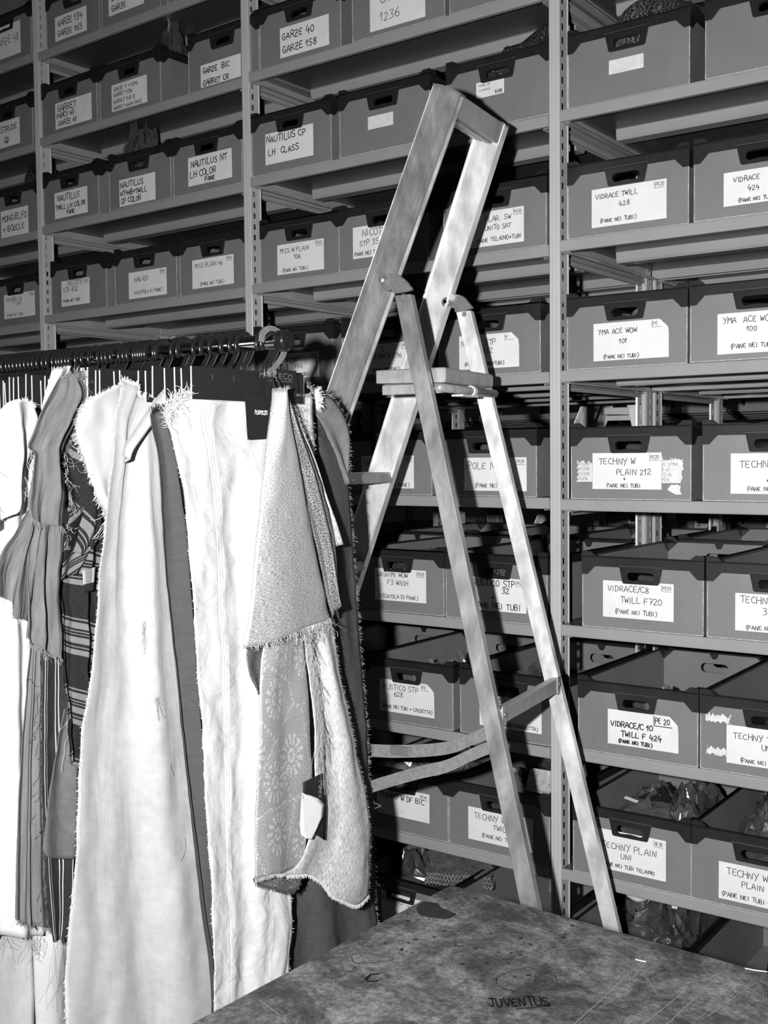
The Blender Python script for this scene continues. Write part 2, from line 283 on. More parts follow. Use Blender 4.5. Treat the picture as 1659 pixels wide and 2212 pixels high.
BOXES=[
[4, 'A', 0.05, 0.316, [0.11, 0.062, 0.2, 0.096], [], 0.0016, None, 'sticker', 'blank white sticker and knit spilling over'],
[4, 'A', 0.405, 0.316, None, [], 0.0016, None, 'paper', ''],
[4, 'B', 0.049, 0.316, [0.065, 0.02, 0.26, 0.114], [('VIDRACE TWILL', 0.06, 0.27, 0.14), ('428', 0.38, 0.52, 0.15), ('(PANE NEI TUBI)', 0.12, 0.9, 0.11)], 0.0016, 'PE20', 'paper', 'VIDRACE TWILL 428'],
[4, 'B', 0.379, 0.316, [0.07, 0.026, 0.227, 0.103], [('VIDRACE', 0.15, 0.32, 0.17), ('424', 0.36, 0.62, 0.17), ('(PANE NEI TUBI)', 0.22, 0.93, 0.12)], 0.0016, None, 'paper', 'VIDRACE 424'],
[4, 'C', 0.046, 0.316, [0.072, 0.018, 0.269, 0.111], [('YMA ACE WOW', 0.07, 0.3, 0.15), ('101', 0.36, 0.56, 0.14), ('(PANE NEI TUBI)', 0.14, 0.95, 0.11)], 0.0016, 'PE', 'folded', 'YMA ACE WOW 101'],
[4, 'C', 0.372, 0.316, [0.065, 0.015, 0.24, 0.109], [('YMA  ACE WOW', 0.08, 0.25, 0.16), ('100', 0.4, 0.47, 0.14), ('(PANE NEI TUBI)', 0.18, 0.87, 0.12)], 0.0016, None, 'paper', 'YMA ACE 100'],
[4, 'D', 0.06, 0.316, [0.059, 0.026, 0.241, 0.116], [('TECHNY W', 0.1, 0.32, 0.2), ('PLAIN 212', 0.36, 0.6, 0.18), ('+', 0.46, 0.77, 0.12), ('PANE NEI TUBI', 0.22, 0.95, 0.12)], 0.0016, 'PE20', 'torn', 'TECHNY W PLAIN 212'],
[4, 'D', 0.402, 0.316, [0.066, 0.018, 0.233, 0.112], [('TECHNY W', 0.13, 0.35, 0.2), ('+', 0.5, 0.72, 0.12), ('PANE NEI TUBI', 0.24, 0.93, 0.12)], 0.0016, None, 'paper', 'TECHNY W'],
[4, 'E', 0.091, 0.316, [0.056, 0.029, 0.241, 0.121], [('VIDRACE/C8', 0.08, 0.28, 0.18), ('TWILL F720', 0.26, 0.58, 0.18), ('(PANE NEI TUBI)', 0.18, 0.88, 0.13)], 0.0016, 'PE20', 'paper', 'VIDRACE/C8 TWILL F720'],
[4, 'E', 0.415, 0.316, [0.067, 0.022, 0.229, 0.11], [('TECHNY W', 0.08, 0.25, 0.2), ('30', 0.4, 0.52, 0.2), ('(PANE NEI TUBI)', 0.16, 0.95, 0.13)], 0.0016, None, 'paper', 'TECHNY 30'],
[4, 'F', 0.079, 0.316, [0.081, 0.027, 0.266, 0.115], [('VIDRACE/C 10', 0.05, 0.47, 0.17), ('TWILL F 424', 0.2, 0.73, 0.17), ('(PANE NEI TUBI)', 0.16, 0.93, 0.11)], 0.0026, 'PE 20', 'folded', 'VIDRACE/C 10 TWILL F 424'],
[4, 'F', 0.4, 0.316, [0.063, 0.024, 0.23, 0.115], [('TECHNY T', 0.1, 0.33, 0.18), ('UNI', 0.5, 0.55, 0.16), ('(PANE NEI TUBI)', 0.2, 0.93, 0.12)], 0.0016, None, 'torn2', 'TECHNY UNI'],
[4, 'G', 0.064, 0.316, [0.061, 0.025, 0.25, 0.127], [('TECHNY PLAIN', 0.1, 0.45, 0.18), ('UNI', 0.38, 0.66, 0.16), ('PANE NEI TUBI TELAINO', 0.12, 0.9, 0.1)], 0.0016, 'AI 20', 'paper', 'TECHNY PLAIN UNI'],
[4, 'G', 0.378, 0.316, [0.068, 0.015, 0.233, 0.105], [('TECHNY W', 0.12, 0.3, 0.2), ('PLAIN C', 0.34, 0.57, 0.18), ('(PANE NEI TUBI + T', 0.05, 0.9, 0.13)], 0.0016, None, 'paper', 'TECHNY W PLAIN C'],
[4, 'H', 0.046, 0.316, None, [], 0.0016, None, 'paper', ''],
[4, 'H', 0.377, 0.316, None, [], 0.0016, None, 'paper', ''],
[3, 'Y', 0.071, 0.316, [0.081, 0.017, 0.271, 0.105], [('GARZE 40', 0.06, 0.42, 0.26), ('GARZE 158', 0.06, 0.85, 0.26)], 0.0028, None, 'paper', 'GARZE 40 GARZE 158'],
[3, 'Y', 0.433, 0.316, [0.063, 0.014, 0.252, 0.103], [('GARZE', 0.2, 0.2, 0.28), ('1236', 0.2, 0.75, 0.3)], 0.0018, None, 'paper', 'GARZE 1236'],
[3, 'Y', 0.764, 0.316, None, [], 0.0016, None, 'paper', ''],
[3, 'A', 0.033, 0.316, [0.056, 0.027, 0.247, 0.12], [('NAUTILUS CP', 0.04, 0.3, 0.23), ('LH  CLASS', 0.08, 0.72, 0.22)], 0.0028, None, 'paper', 'NAUTILUS CP LH CLASS'],
[3, 'A', 0.381, 0.316, [0.103, 0.063, 0.192, 0.099], [], 0.0016, None, 'sticker', 'small blank white sticker'],
[3, 'A', 0.754, 0.316, [0.093, 0.079, 0.178, 0.12], [('PAGANI 211', 0.1, 0.3, 0.14), ('LA 000400', 0.1, 0.6, 0.14)], 0.0006, None, 'barcode', 'barcode sticker, behind the ladder top'],
[3, 'B', 0.059, 0.316, [0.069, 0.018, 0.253, 0.108], [('MISS W PLAIN', 0.07, 0.3, 0.17), ('106', 0.38, 0.54, 0.16), ('(PANE NEI TUBI)', 0.12, 0.93, 0.12)], 0.0016, 'PE20', 'paper', 'MISS W PLAIN 106'],
[3, 'B', 0.372, 0.316, [0.052, 0.033, 0.237, 0.123], [('NICOTE', 0.2, 0.33, 0.24), ('STP 352', 0.14, 0.62, 0.19), ('PANE NEI TUBI', 0.04, 0.92, 0.13)], 0.0018, None, 'paper', 'NICOTE STP 352'],
[3, 'B', 0.736, 0.316, [0.083, 0.018, 0.249, 0.109], [('PLAR. SW', 0.3, 0.3, 0.17), ('UNITO SAT', 0.3, 0.55, 0.15), ('PANE TELAINO+TUBI', 0.16, 0.88, 0.13)], 0.0016, 'PE20', 'paper', 'SW UNITO SAT'],
[3, 'C', 0.031, 0.316, [0.078, 0.025, 0.262, 0.101], [('MIXE SQUARE', 0.04, 0.35, 0.2), ('FRG', 0.5, 0.62, 0.18), ('(PANE NEI TUBI)', 0.25, 0.93, 0.14)], 0.0016, 'PE20', 'paper', 'MIXE SQUARE FRG'],
[3, 'C', 0.376, 0.316, [0.079, 0.022, 0.245, 0.108], [('S', 0.4, 0.25, 0.16), ('FANCY 296', 0.26, 0.5, 0.18), ('(PANE NEI TUBI)', 0.2, 0.93, 0.12)], 0.0016, 'PE20', 'paper', 'FANCY 296'],
[3, 'C', 0.718, 0.316, [0.066, 0.018, 0.252, 0.109], [('NICOTE STP', 0.05, 0.32, 0.18), ('232', 0.4, 0.55, 0.17), ('(PANE TELAINO+TUBI)', 0.1, 0.9, 0.11)], 0.0016, 'P', 'folded', 'STP 232'],
[3, 'D', 0.063, 0.316, None, [], 0.0016, None, 'paper', ''],
[3, 'D', 0.377, 0.316, [0.069, 0.019, 0.254, 0.112], [('NAVY W', 0.06, 0.3, 0.2), ('(PANE NEI TUBI PANE)', 0.1, 0.95, 0.13)], 0.0016, 'PE20', 'paper', 'NAVY W'],
[3, 'D', 0.709, 0.316, [0.093, 0.015, 0.285, 0.104], [('POLE N', 0.06, 0.35, 0.24), ('(PANE NEI TUBI E)', 0.18, 0.9, 0.14)], 0.0016, 'PE20', 'paper', 'POLE'],
[3, 'E', 0.098, 0.316, None, [], 0.0016, None, 'paper', ''],
[3, 'E', 0.414, 0.316, [0.075, 0.032, 0.255, 0.124], [('SASHIMI WOW', 0.05, 0.25, 0.17), ('F3 WASH', 0.26, 0.5, 0.17), ('(+SCATOLA DI PANE)', 0.08, 0.92, 0.13)], 0.0016, 'PE20', 'paper', 'SASHIMI WOW F3 WASH'],
[3, 'E', 0.739, 0.316, [0.072, 0.028, 0.253, 0.118], [('RUSTICO STP', 0.1, 0.26, 0.22), ('32', 0.6, 0.45, 0.17), ('+', 0.42, 0.66, 0.14), ('PANE NEI TUBI', 0.1, 0.92, 0.2)], 0.0022, 'PE20', 'paper', 'RUSTICO STP 32'],
[3, 'F', 0.119, 0.316, None, [], 0.0016, None, 'paper', ''],
[3, 'F', 0.442, 0.316, [0.061, 0.027, 0.252, 0.121], [('RUSTICO STP', 0.08, 0.3, 0.18), ('628', 0.28, 0.5, 0.16), ('(PANE NEI TUBI + CASSETTA)', 0.06, 0.88, 0.12)], 0.0016, 'PE', 'folded', 'RUSTICO STP 628'],
[3, 'F', 0.779, 0.316, [0.062, 0.029, 0.253, 0.119], [('RUSTICO STP', 0.2, 0.25, 0.18), ('1288', 0.36, 0.5, 0.17), ('(PANE NEI TUBI+CASSETTA)', 0.06, 0.92, 0.12)], 0.0016, None, 'paper', 'RUSTICO STP 1288 behind rear ladder leg'],
[3, 'G', 0.153, 0.316, None, [], 0.0016, None, 'paper', ''],
[3, 'G', 0.424, 0.316, [0.067, 0.043, 0.252, 0.126], [('TECHNY W DF BIC', 0.04, 0.4, 0.2)], 0.0022, 'PE 19', 'paper', 'TECHNY W DF BIC'],
[3, 'G', 0.743, 0.316, [0.063, 0.027, 0.266, 0.118], [('TECHNY W', 0.1, 0.32, 0.2), ('TWILL', 0.4, 0.56, 0.18), ('(PANE NEI TUBI)', 0.22, 0.85, 0.13)], 0.0016, None, 'paper', 'TECHNY W TWILL'],
[3, 'H', 0.413, 0.316, [0.087, 0.043, 0.275, 0.134], [('PREVIO', 0.04, 0.3, 0.2), ('TD', 0.5, 0.5, 0.24)], 0.0016, 'PE 20', 'paper', 'PE 20 TD'],
[3, 'H', 0.749, 0.316, None, [], 0.0016, None, 'paper', ''],
[2, 'Z', 0.076, 0.316, [0.051, 0.015, 0.231, 0.1], [('GARZE 134', 0.1, 0.42, 0.28), ('GARZE 165', 0.1, 0.85, 0.28)], 0.003, None, 'paper', 'GARZE 134 GARZE 165'],
[2, 'Z', 0.376, 0.316, [0.051, 0.031, 0.234, 0.109], [('GARZE 12', 0.1, 0.4, 0.28), ('GARZE', 0.1, 0.85, 0.28)], 0.003, None, 'paper', 'GARZE 12'],
[2, 'Z', 0.727, 0.316, None, [], 0.0016, None, 'paper', ''],
[2, 'Y', 0.035, 0.316, [0.079, 0.014, 0.286, 0.106], [('GARRET', 0.08, 0.36, 0.28), ('FANCY 40', 0.06, 0.6, 0.2), ('GARZE 41', 0.1, 0.9, 0.22)], 0.003, None, 'paper', 'GARRET FANCY 40 GARZE 41'],
[2, 'Y', 0.364, 0.316, [0.064, 0.016, 0.248, 0.106], [('GARZE 9 + 1016', 0.07, 0.26, 0.16), ('GARRET 1016', 0.06, 0.48, 0.16), ('GARRET H.B 8', 0.06, 0.72, 0.16), ('GARRET 6641+7645', 0.06, 0.95, 0.15)], 0.0018, None, 'paper', 'GARZE 9 + 1016'],
[2, 'Y', 0.813, 0.316, [0.056, 0.008, 0.236, 0.078], [('GARZE  BIC', 0.07, 0.42, 0.27), ('GARRET CR', 0.07, 0.95, 0.27)], 0.003, None, 'paper', 'GARZE BIC GARRET CR'],
[2, 'A', 0.038, 0.316, [0.065, 0.015, 0.254, 0.107], [('NAUTILUS', 0.1, 0.35, 0.26), ('TWILL LH COLOR', 0.05, 0.68, 0.2), ('PANE', 0.38, 0.9, 0.18)], 0.003, None, 'paper', 'NAUTILUS TWILL LH COLOR'],
[2, 'A', 0.413, 0.316, [0.053, 0.007, 0.238, 0.097], [('NAUTILUS', 0.04, 0.32, 0.25), ('NT+HB+TWILL', 0.05, 0.62, 0.2), ('CP COLOR', 0.06, 0.9, 0.21)], 0.003, None, 'paper', 'NAUTILUS NT+HB+TWILL CP COLOR'],
[2, 'A', 0.738, 0.316, [0.07, 0.024, 0.27, 0.115], [('NAUTILUS NT', 0.08, 0.36, 0.25), ('LH COLOR', 0.06, 0.72, 0.24), ('PANE', 0.4, 0.95, 0.18)], 0.003, None, 'paper', 'NAUTILUS NT LH COLOR'],
[2, 'B', 0.063, 0.316, [0.06, 0.023, 0.222, 0.114], [('NICOTE', 0.25, 0.22, 0.24), ('STP 832', 0.08, 0.46, 0.2), ('PANE NEI TUBI', 0.08, 0.85, 0.13)], 0.002, 'PE20', 'paper', 'NICOTE STP 832'],
[2, 'B', 0.427, 0.316, [0.072, 0.015, 0.265, 0.104], [('NAKAZE', 0.17, 0.38, 0.2), ('(+SCATOLA DI PANE)', 0.15, 0.85, 0.14)], 0.0016, 'PE20', 'paper', 'NAKAZE'],
[2, 'B', 0.755, 0.316, [0.059, 0.019, 0.249, 0.111], [('MISS PLAIN 46', 0.08, 0.3, 0.17), ('(PANE NEI TUBI)', 0.2, 0.93, 0.13)], 0.0016, 'PE20', 'paper', 'MISS PLAIN 46'],
[2, 'C', 0.061, 0.316, None, [], 0.0016, None, 'paper', ''],
[2, 'C', 0.37, 0.316, None, [], 0.0016, None, 'paper', ''],
[2, 'C', 0.716, 0.316, None, [], 0.0016, None, 'paper', ''],
[1, 'Z', 0.731, 0.316, [0.046, 0.019, 0.251, 0.137], [('GARZE 48', 0.25, 0.6, 0.28)], 0.002, None, 'paper', 'ZE 48'],
[1, 'Y', 0.72, 0.316, [0.04, 0.018, 0.236, 0.115], [('ESTRUDE', 0.3, 0.42, 0.26), ('QD', 0.5, 0.85, 0.26)], 0.003, None, 'paper', 'TRUDE QD'],
[1, 'A', 0.751, 0.316, [0.072, -0.003, 0.248, 0.101], [('MONGUELFO', 0.07, 0.4, 0.24), ('+ BOUCLE', 0.1, 0.78, 0.24)], 0.003, None, 'paper', 'MONGUELFO + BOUCLE'],
[1, 'B', 0.751, 0.316, [0.078, 0.03, 0.275, 0.121], [('INVIDRA C6', 0.08, 0.3, 0.18), ('F 560', 0.34, 0.48, 0.16), ('(PANE NEI TUBI)', 0.1, 0.93, 0.13)], 0.0014, 'PE20', 'paper', 'INVIDRA C6 F 560'],
[1, 'C', 0.738, 0.316, None, [], 0.0016, None, 'paper', '']]
FAB={
'white_stripe':{'X': -1.43, 'L': [[1.408, 1.657], [1.376, 1.644], [1.345, 1.625], [1.361, 1.58], [1.384, 1.492], [1.393, 1.418], [1.399, 1.336], [1.41, 1.195], [1.421, 1.042], [1.427, 0.872], [1.435, 0.699], [1.437, 0.586], [1.434, 0.449]], 'R': [[1.745, 1.674], [1.745, 1.628], [1.748, 1.55], [1.734, 1.443], [1.72, 1.259], [1.692, 0.984], [1.662, 0.759], [1.655, 0.701], [1.662, 0.628], [1.654, 0.584], [1.649, 0.521], [1.646, 0.353]], 'T': [[1.408, 1.657], [1.745, 1.674]], 'B': [[1.434, 0.449], [1.646, 0.353]]},
'dark_right':{'X': -1.475, 'L': [[1.635, 1.654], [1.628, 1.357], [1.626, 0.992], [1.667, 0.701], [1.659, 0.333]], 'R': [[1.799, 1.661], [1.858, 1.632], [1.9, 1.593], [1.923, 1.484], [1.933, 1.353], [1.948, 1.23], [1.96, 1.106], [1.971, 0.959], [1.982, 0.811], [1.99, 0.651], [2.002, 0.531], [2.011, 0.421], [2.01, 0.173]], 'T': [[1.635, 1.654], [1.799, 1.661]], 'B': [[1.659, 0.333], [2.01, 0.173]]},
'light_scrap':{'X': -1.46, 'L': [[1.75, 1.665], [1.763, 1.648], [1.801, 1.626], [1.833, 1.573], [1.857, 1.525], [1.876, 1.486]], 'R': [[1.748, 1.692], [1.802, 1.682], [1.851, 1.664], [1.879, 1.637], [1.891, 1.593], [1.884, 1.515]], 'T': [[1.75, 1.665], [1.748, 1.692]], 'B': [[1.876, 1.486], [1.884, 1.515]]},
'dark_strip':{'X': -1.5, 'L': [[1.376, 1.626], [1.381, 1.598], [1.396, 1.54], [1.398, 1.416], [1.409, 1.306], [1.424, 1.186], [1.437, 1.046], [1.452, 0.922], [1.469, 0.794], [1.484, 0.683], [1.5, 0.578], [1.499, 0.397]], 'R': [[1.429, 1.64], [1.45, 1.582], [1.469, 1.497], [1.485, 1.41], [1.487, 1.28], [1.496, 1.148], [1.505, 1.015], [1.508, 0.881], [1.513, 0.745], [1.519, 0.598], [1.53, 0.512], [1.533, 0.382]], 'T': [[1.376, 1.626], [1.429, 1.64]], 'B': [[1.499, 0.397], [1.533, 0.382]]},
'wool':{'X': -1.564, 'L': [[1.367, 1.692], [1.362, 1.657], [1.353, 1.624], [1.343, 1.541], [1.327, 1.467], [1.317, 1.41], [1.296, 1.297], [1.28, 1.193], [1.266, 1.122], [1.253, 1.035], [1.243, 0.94], [1.232, 0.845], [1.22, 0.742], [1.209, 0.64], [1.202, 0.512]], 'R': [[1.511, 1.695], [1.491, 1.67], [1.458, 1.626], [1.461, 1.54], [1.467, 1.409], [1.476, 1.295], [1.492, 1.169], [1.506, 1.023], [1.521, 0.893], [1.539, 0.76], [1.555, 0.643], [1.57, 0.534], [1.568, 0.346]], 'T': [[1.367, 1.692], [1.382, 1.686], [1.404, 1.68], [1.408, 1.665], [1.442, 1.661], [1.465, 1.676], [1.492, 1.698], [1.511, 1.695]], 'B': [[1.202, 0.512], [1.568, 0.346]]},
'wool_fold':{'X': -1.54, 'L': [[1.469, 1.694], [1.437, 1.667], [1.402, 1.632], [1.368, 1.594], [1.35, 1.574], [1.343, 1.553]], 'R': [[1.49, 1.693], [1.475, 1.668], [1.442, 1.633], [1.413, 1.603], [1.378, 1.57], [1.349, 1.541]], 'T': [[1.469, 1.694], [1.49, 1.693]], 'B': [[1.343, 1.553], [1.349, 1.541]]},
'twill':{'X': -1.62, 'L': [[1.329, 1.651], [1.312, 1.624], [1.308, 1.595], [1.316, 1.573], [1.329, 1.541], [1.341, 1.508], [1.356, 1.474], [1.372, 1.448]], 'R': [[1.416, 1.687], [1.43, 1.653], [1.423, 1.601], [1.412, 1.541], [1.4, 1.498], [1.391, 1.464], [1.383, 1.447], [1.376, 1.439]], 'T': [[1.329, 1.651], [1.354, 1.665], [1.392, 1.679], [1.416, 1.687]], 'B': [[1.372, 1.448], [1.376, 1.439]]},
'plaid':{'X': -1.776, 'L': [[1.432, 1.654], [1.42, 1.622], [1.41, 1.577], [1.397, 1.541], [1.41, 1.487], [1.405, 1.433], [1.399, 1.362], [1.387, 1.318], [1.39, 1.236], [1.386, 1.164], [1.39, 1.091], [1.396, 1.026], [1.4, 0.961]], 'R': [[1.495, 1.651], [1.503, 1.54], [1.513, 1.465], [1.506, 1.353], [1.492, 1.261], [1.477, 1.169], [1.466, 1.077], [1.453, 0.986], [1.444, 0.914]], 'T': [[1.432, 1.654], [1.495, 1.651]], 'B': [[1.4, 0.961], [1.444, 0.914]]},
'plaid_upper':{'X': -1.765, 'L': [[1.411, 1.604], [1.394, 1.55], [1.403, 1.488], [1.406, 1.443], [1.393, 1.381]], 'R': [[1.447, 1.627], [1.466, 1.559], [1.482, 1.485], [1.475, 1.421], [1.431, 1.36]], 'T': [[1.411, 1.604], [1.447, 1.627]], 'B': [[1.393, 1.381], [1.431, 1.36]]},
'plaid_mid':{'X': -1.762, 'L': [[1.404, 1.452], [1.391, 1.399], [1.38, 1.333], [1.378, 1.319]], 'R': [[1.476, 1.458], [1.477, 1.402], [1.446, 1.363], [1.417, 1.325]], 'T': [[1.404, 1.452], [1.476, 1.458]], 'B': [[1.378, 1.319], [1.417, 1.325]]},
'plaid_patch':{'X': -1.758, 'L': [[1.428, 1.331], [1.43, 1.287]], 'R': [[1.46, 1.335], [1.454, 1.289]], 'T': [[1.428, 1.331], [1.46, 1.335]], 'B': [[1.43, 1.287], [1.454, 1.289]]},
'grey_under':{'X': -1.745, 'L': [[1.305, 1.431], [1.3, 1.401], [1.294, 1.358], [1.291, 1.32], [1.288, 1.277], [1.285, 1.248], [1.282, 1.22]], 'R': [[1.378, 1.427], [1.374, 1.365], [1.366, 1.313], [1.367, 1.277], [1.368, 1.233], [1.367, 1.197], [1.362, 1.167]], 'T': [[1.305, 1.431], [1.378, 1.427]], 'B': [[1.283, 1.22], [1.288, 1.217], [1.32, 1.191], [1.362, 1.167]]},
'grey_front_low':{'X': -1.742, 'L': [[1.295, 1.457], [1.267, 1.416], [1.239, 1.388], [1.216, 1.353], [1.21, 1.327], [1.208, 1.309]], 'R': [[1.326, 1.464], [1.321, 1.413], [1.315, 1.379], [1.31, 1.344], [1.302, 1.293], [1.291, 1.25]], 'T': [[1.295, 1.457], [1.326, 1.464]], 'B': [[1.208, 1.309], [1.229, 1.301], [1.26, 1.288], [1.249, 1.263], [1.269, 1.256], [1.291, 1.25]]},
'grey_top':{'X': -1.73, 'L': [[1.362, 1.702], [1.34, 1.671], [1.316, 1.632], [1.303, 1.602], [1.289, 1.572], [1.301, 1.562], [1.297, 1.534], [1.288, 1.5], [1.28, 1.47], [1.284, 1.441]], 'R': [[1.402, 1.707], [1.432, 1.676], [1.421, 1.646], [1.403, 1.616], [1.382, 1.585], [1.368, 1.55], [1.371, 1.515], [1.376, 1.48], [1.37, 1.454], [1.364, 1.419]], 'T': [[1.362, 1.702], [1.402, 1.707]], 'B': [[1.284, 1.441], [1.299, 1.433], [1.335, 1.424], [1.364, 1.419]]},
'white_lining':{'X': -1.75, 'L': [[1.361, 1.716], [1.352, 1.69], [1.342, 1.663], [1.336, 1.637]], 'R': [[1.402, 1.721], [1.413, 1.708], [1.414, 1.683], [1.389, 1.656]], 'T': [[1.361, 1.716], [1.402, 1.721]], 'B': [[1.336, 1.637], [1.389, 1.656]]},
'overlay':{'X': -1.8, 'L': [[1.409, 1.057], [1.388, 0.979], [1.369, 0.91], [1.356, 0.84], [1.348, 0.795]], 'R': [[1.439, 1.052], [1.435, 0.893], [1.432, 0.819], [1.428, 0.749]], 'T': [[1.409, 1.057], [1.439, 1.052]], 'B': [[1.348, 0.795], [1.356, 0.776], [1.391, 0.759], [1.428, 0.749]]},
'pinstripe':{'X': -1.83, 'L': [[1.384, 1.173], [1.38, 1.087], [1.375, 0.949], [1.375, 0.81], [1.382, 0.668], [1.389, 0.586]], 'R': [[1.445, 1.16], [1.444, 0.981], [1.45, 0.789], [1.443, 0.648], [1.427, 0.577]], 'T': [[1.384, 1.173], [1.445, 1.16]], 'B': [[1.389, 0.586], [1.427, 0.577]]},
'striped_grey':{'X': -1.88, 'L': [[1.394, 1.19], [1.38, 1.099], [1.368, 0.99], [1.355, 0.853], [1.343, 0.735], [1.338, 0.639]], 'R': [[1.426, 1.177], [1.42, 0.979], [1.419, 0.836], [1.421, 0.692], [1.427, 0.585]], 'T': [[1.394, 1.19], [1.426, 1.177]], 'B': [[1.338, 0.639], [1.372, 0.611], [1.376, 0.613], [1.427, 0.585]]},
'white_left_a':{'X': -1.95, 'L': [[1.355, 1.63], [1.349, 1.451], [1.34, 1.173], [1.331, 0.894], [1.325, 0.707], [1.321, 0.59]], 'R': [[1.479, 1.637], [1.479, 1.541], [1.468, 1.349], [1.464, 1.057], [1.461, 0.763], [1.46, 0.543]], 'T': [[1.355, 1.63], [1.388, 1.645], [1.41, 1.666], [1.438, 1.672], [1.457, 1.656], [1.479, 1.637]], 'B': [[1.321, 0.59], [1.46, 0.543]]},
'white_left_b':{'X': -1.9, 'L': [[1.326, 1.633], [1.318, 1.561], [1.321, 1.489], [1.323, 1.408]], 'R': [[1.434, 1.653], [1.442, 1.607], [1.413, 1.542], [1.389, 1.468]], 'T': [[1.326, 1.633], [1.357, 1.65], [1.382, 1.663], [1.409, 1.666], [1.434, 1.653]], 'B': [[1.323, 1.408], [1.389, 1.468]]},
'white_roll':{'X': -2.0, 'L': [[1.467, 0.59], [1.465, 0.449], [1.469, 0.254]], 'R': [[1.586, 0.55], [1.581, 0.404], [1.575, 0.206]], 'T': [[1.467, 0.59], [1.586, 0.55]], 'B': [[1.469, 0.254], [1.575, 0.206]]},
'white_roll_b':{'X': -2.06, 'L': [[1.367, 0.67], [1.354, 0.287]], 'R': [[1.521, 0.621], [1.511, 0.216]], 'T': [[1.367, 0.67], [1.521, 0.621]], 'B': [[1.354, 0.287], [1.511, 0.216]]},
'cone_face':{'X': -1.375, 'L': [[1.557, 1.672], [1.546, 1.606], [1.531, 1.538], [1.52, 1.471], [1.508, 1.404], [1.499, 1.338], [1.488, 1.272], [1.474, 1.228], [1.471, 1.206]], 'R': [[1.583, 1.673], [1.603, 1.606], [1.625, 1.537], [1.64, 1.484], [1.661, 1.421], [1.683, 1.339], [1.707, 1.264], [1.72, 1.233], [1.723, 1.229]], 'T': [[1.557, 1.672], [1.583, 1.673]], 'B': [[1.471, 1.206], [1.514, 1.211], [1.565, 1.22], [1.632, 1.226], [1.688, 1.227], [1.723, 1.229]]},
'cone_fold':{'X': -1.382, 'L': [[1.573, 1.676], [1.59, 1.624], [1.61, 1.572], [1.636, 1.519], [1.654, 1.466], [1.675, 1.411], [1.699, 1.337], [1.72, 1.262], [1.731, 1.23]], 'R': [[1.599, 1.677], [1.622, 1.633], [1.645, 1.59], [1.678, 1.536], [1.705, 1.482], [1.724, 1.436], [1.746, 1.37], [1.751, 1.296], [1.756, 1.267]], 'T': [[1.573, 1.676], [1.599, 1.677]], 'B': [[1.731, 1.23], [1.738, 1.26], [1.744, 1.263], [1.756, 1.267]]},
'cone_back':{'X': -1.387, 'L': [[1.605, 1.659], [1.641, 1.598], [1.674, 1.545], [1.708, 1.482], [1.739, 1.426], [1.743, 1.364]], 'R': [[1.618, 1.659], [1.661, 1.599], [1.701, 1.536], [1.73, 1.472], [1.762, 1.415], [1.783, 1.371]], 'T': [[1.605, 1.659], [1.618, 1.659]], 'B': [[1.743, 1.364], [1.757, 1.366], [1.772, 1.37], [1.783, 1.371]]},
'under_left':{'X': -1.39, 'L': [[1.543, 1.213], [1.529, 1.154], [1.521, 1.027], [1.51, 0.9], [1.501, 0.772]], 'R': [[1.653, 1.229], [1.662, 1.133], [1.67, 0.995], [1.674, 0.902], [1.647, 0.79]], 'T': [[1.543, 1.213], [1.653, 1.229]], 'B': [[1.501, 0.772], [1.539, 0.771], [1.585, 0.759], [1.64, 0.758], [1.647, 0.79]]},
'under_right':{'X': -1.392, 'L': [[1.655, 1.231], [1.675, 1.13], [1.689, 0.99], [1.681, 0.854], [1.642, 0.773], [1.59, 0.751]], 'R': [[1.744, 1.226], [1.764, 1.163], [1.792, 1.064], [1.825, 0.961], [1.855, 0.857], [1.872, 0.753], [1.862, 0.621]], 'T': [[1.655, 1.231], [1.744, 1.226]], 'B': [[1.59, 0.751], [1.655, 0.732], [1.698, 0.705], [1.721, 0.672], [1.756, 0.648], [1.81, 0.62], [1.862, 0.621]]},
'under_dark':{'X': -1.4, 'L': [[1.504, 1.204], [1.501, 1.184], [1.509, 1.152], [1.534, 1.109]], 'R': [[1.561, 1.209], [1.56, 1.175], [1.555, 1.14], [1.545, 1.107]], 'T': [[1.504, 1.204], [1.561, 1.209]], 'B': [[1.534, 1.109], [1.545, 1.107]]},
'under_hem':{'X': -1.402, 'L': [[1.519, 0.766], [1.523, 0.756]], 'R': [[1.674, 0.729], [1.653, 0.717]], 'T': [[1.519, 0.766], [1.674, 0.729]], 'B': [[1.523, 0.756], [1.571, 0.731], [1.625, 0.707], [1.653, 0.717]]},
'cloth_tag_black':{'X': -1.37, 'L': [[1.626, 0.926], [1.625, 0.855], [1.635, 0.834]], 'R': [[1.686, 0.93], [1.694, 0.863], [1.69, 0.795]], 'T': [[1.626, 0.926], [1.686, 0.93]], 'B': [[1.635, 0.834], [1.69, 0.795]]},
'cloth_tag_white':{'X': -1.36, 'L': [[1.611, 0.912], [1.605, 0.835], [1.637, 0.815]], 'R': [[1.611, 0.912], [1.682, 0.868], [1.637, 0.815]], 'T': [[1.611, 0.912], [1.611, 0.912]], 'B': [[1.637, 0.815], [1.637, 0.815]]}}
HOOKS=[-1.434, -1.413, -1.397, -1.517, -1.542, -1.567, -1.59, -1.641, -1.694, -1.724, -1.748, -1.762, -1.776, -1.789, -1.801, -1.827, -1.841, -1.853, -1.865, -1.876, -1.888, -1.902, -1.915, -1.939, -1.962, -1.985, -2.008, -2.035, -2.051, -2.07, -2.086, -2.099, -2.112, -2.126, -2.139, -2.152, -2.166, -2.179, -2.196, -2.213, -2.227, -2.241]
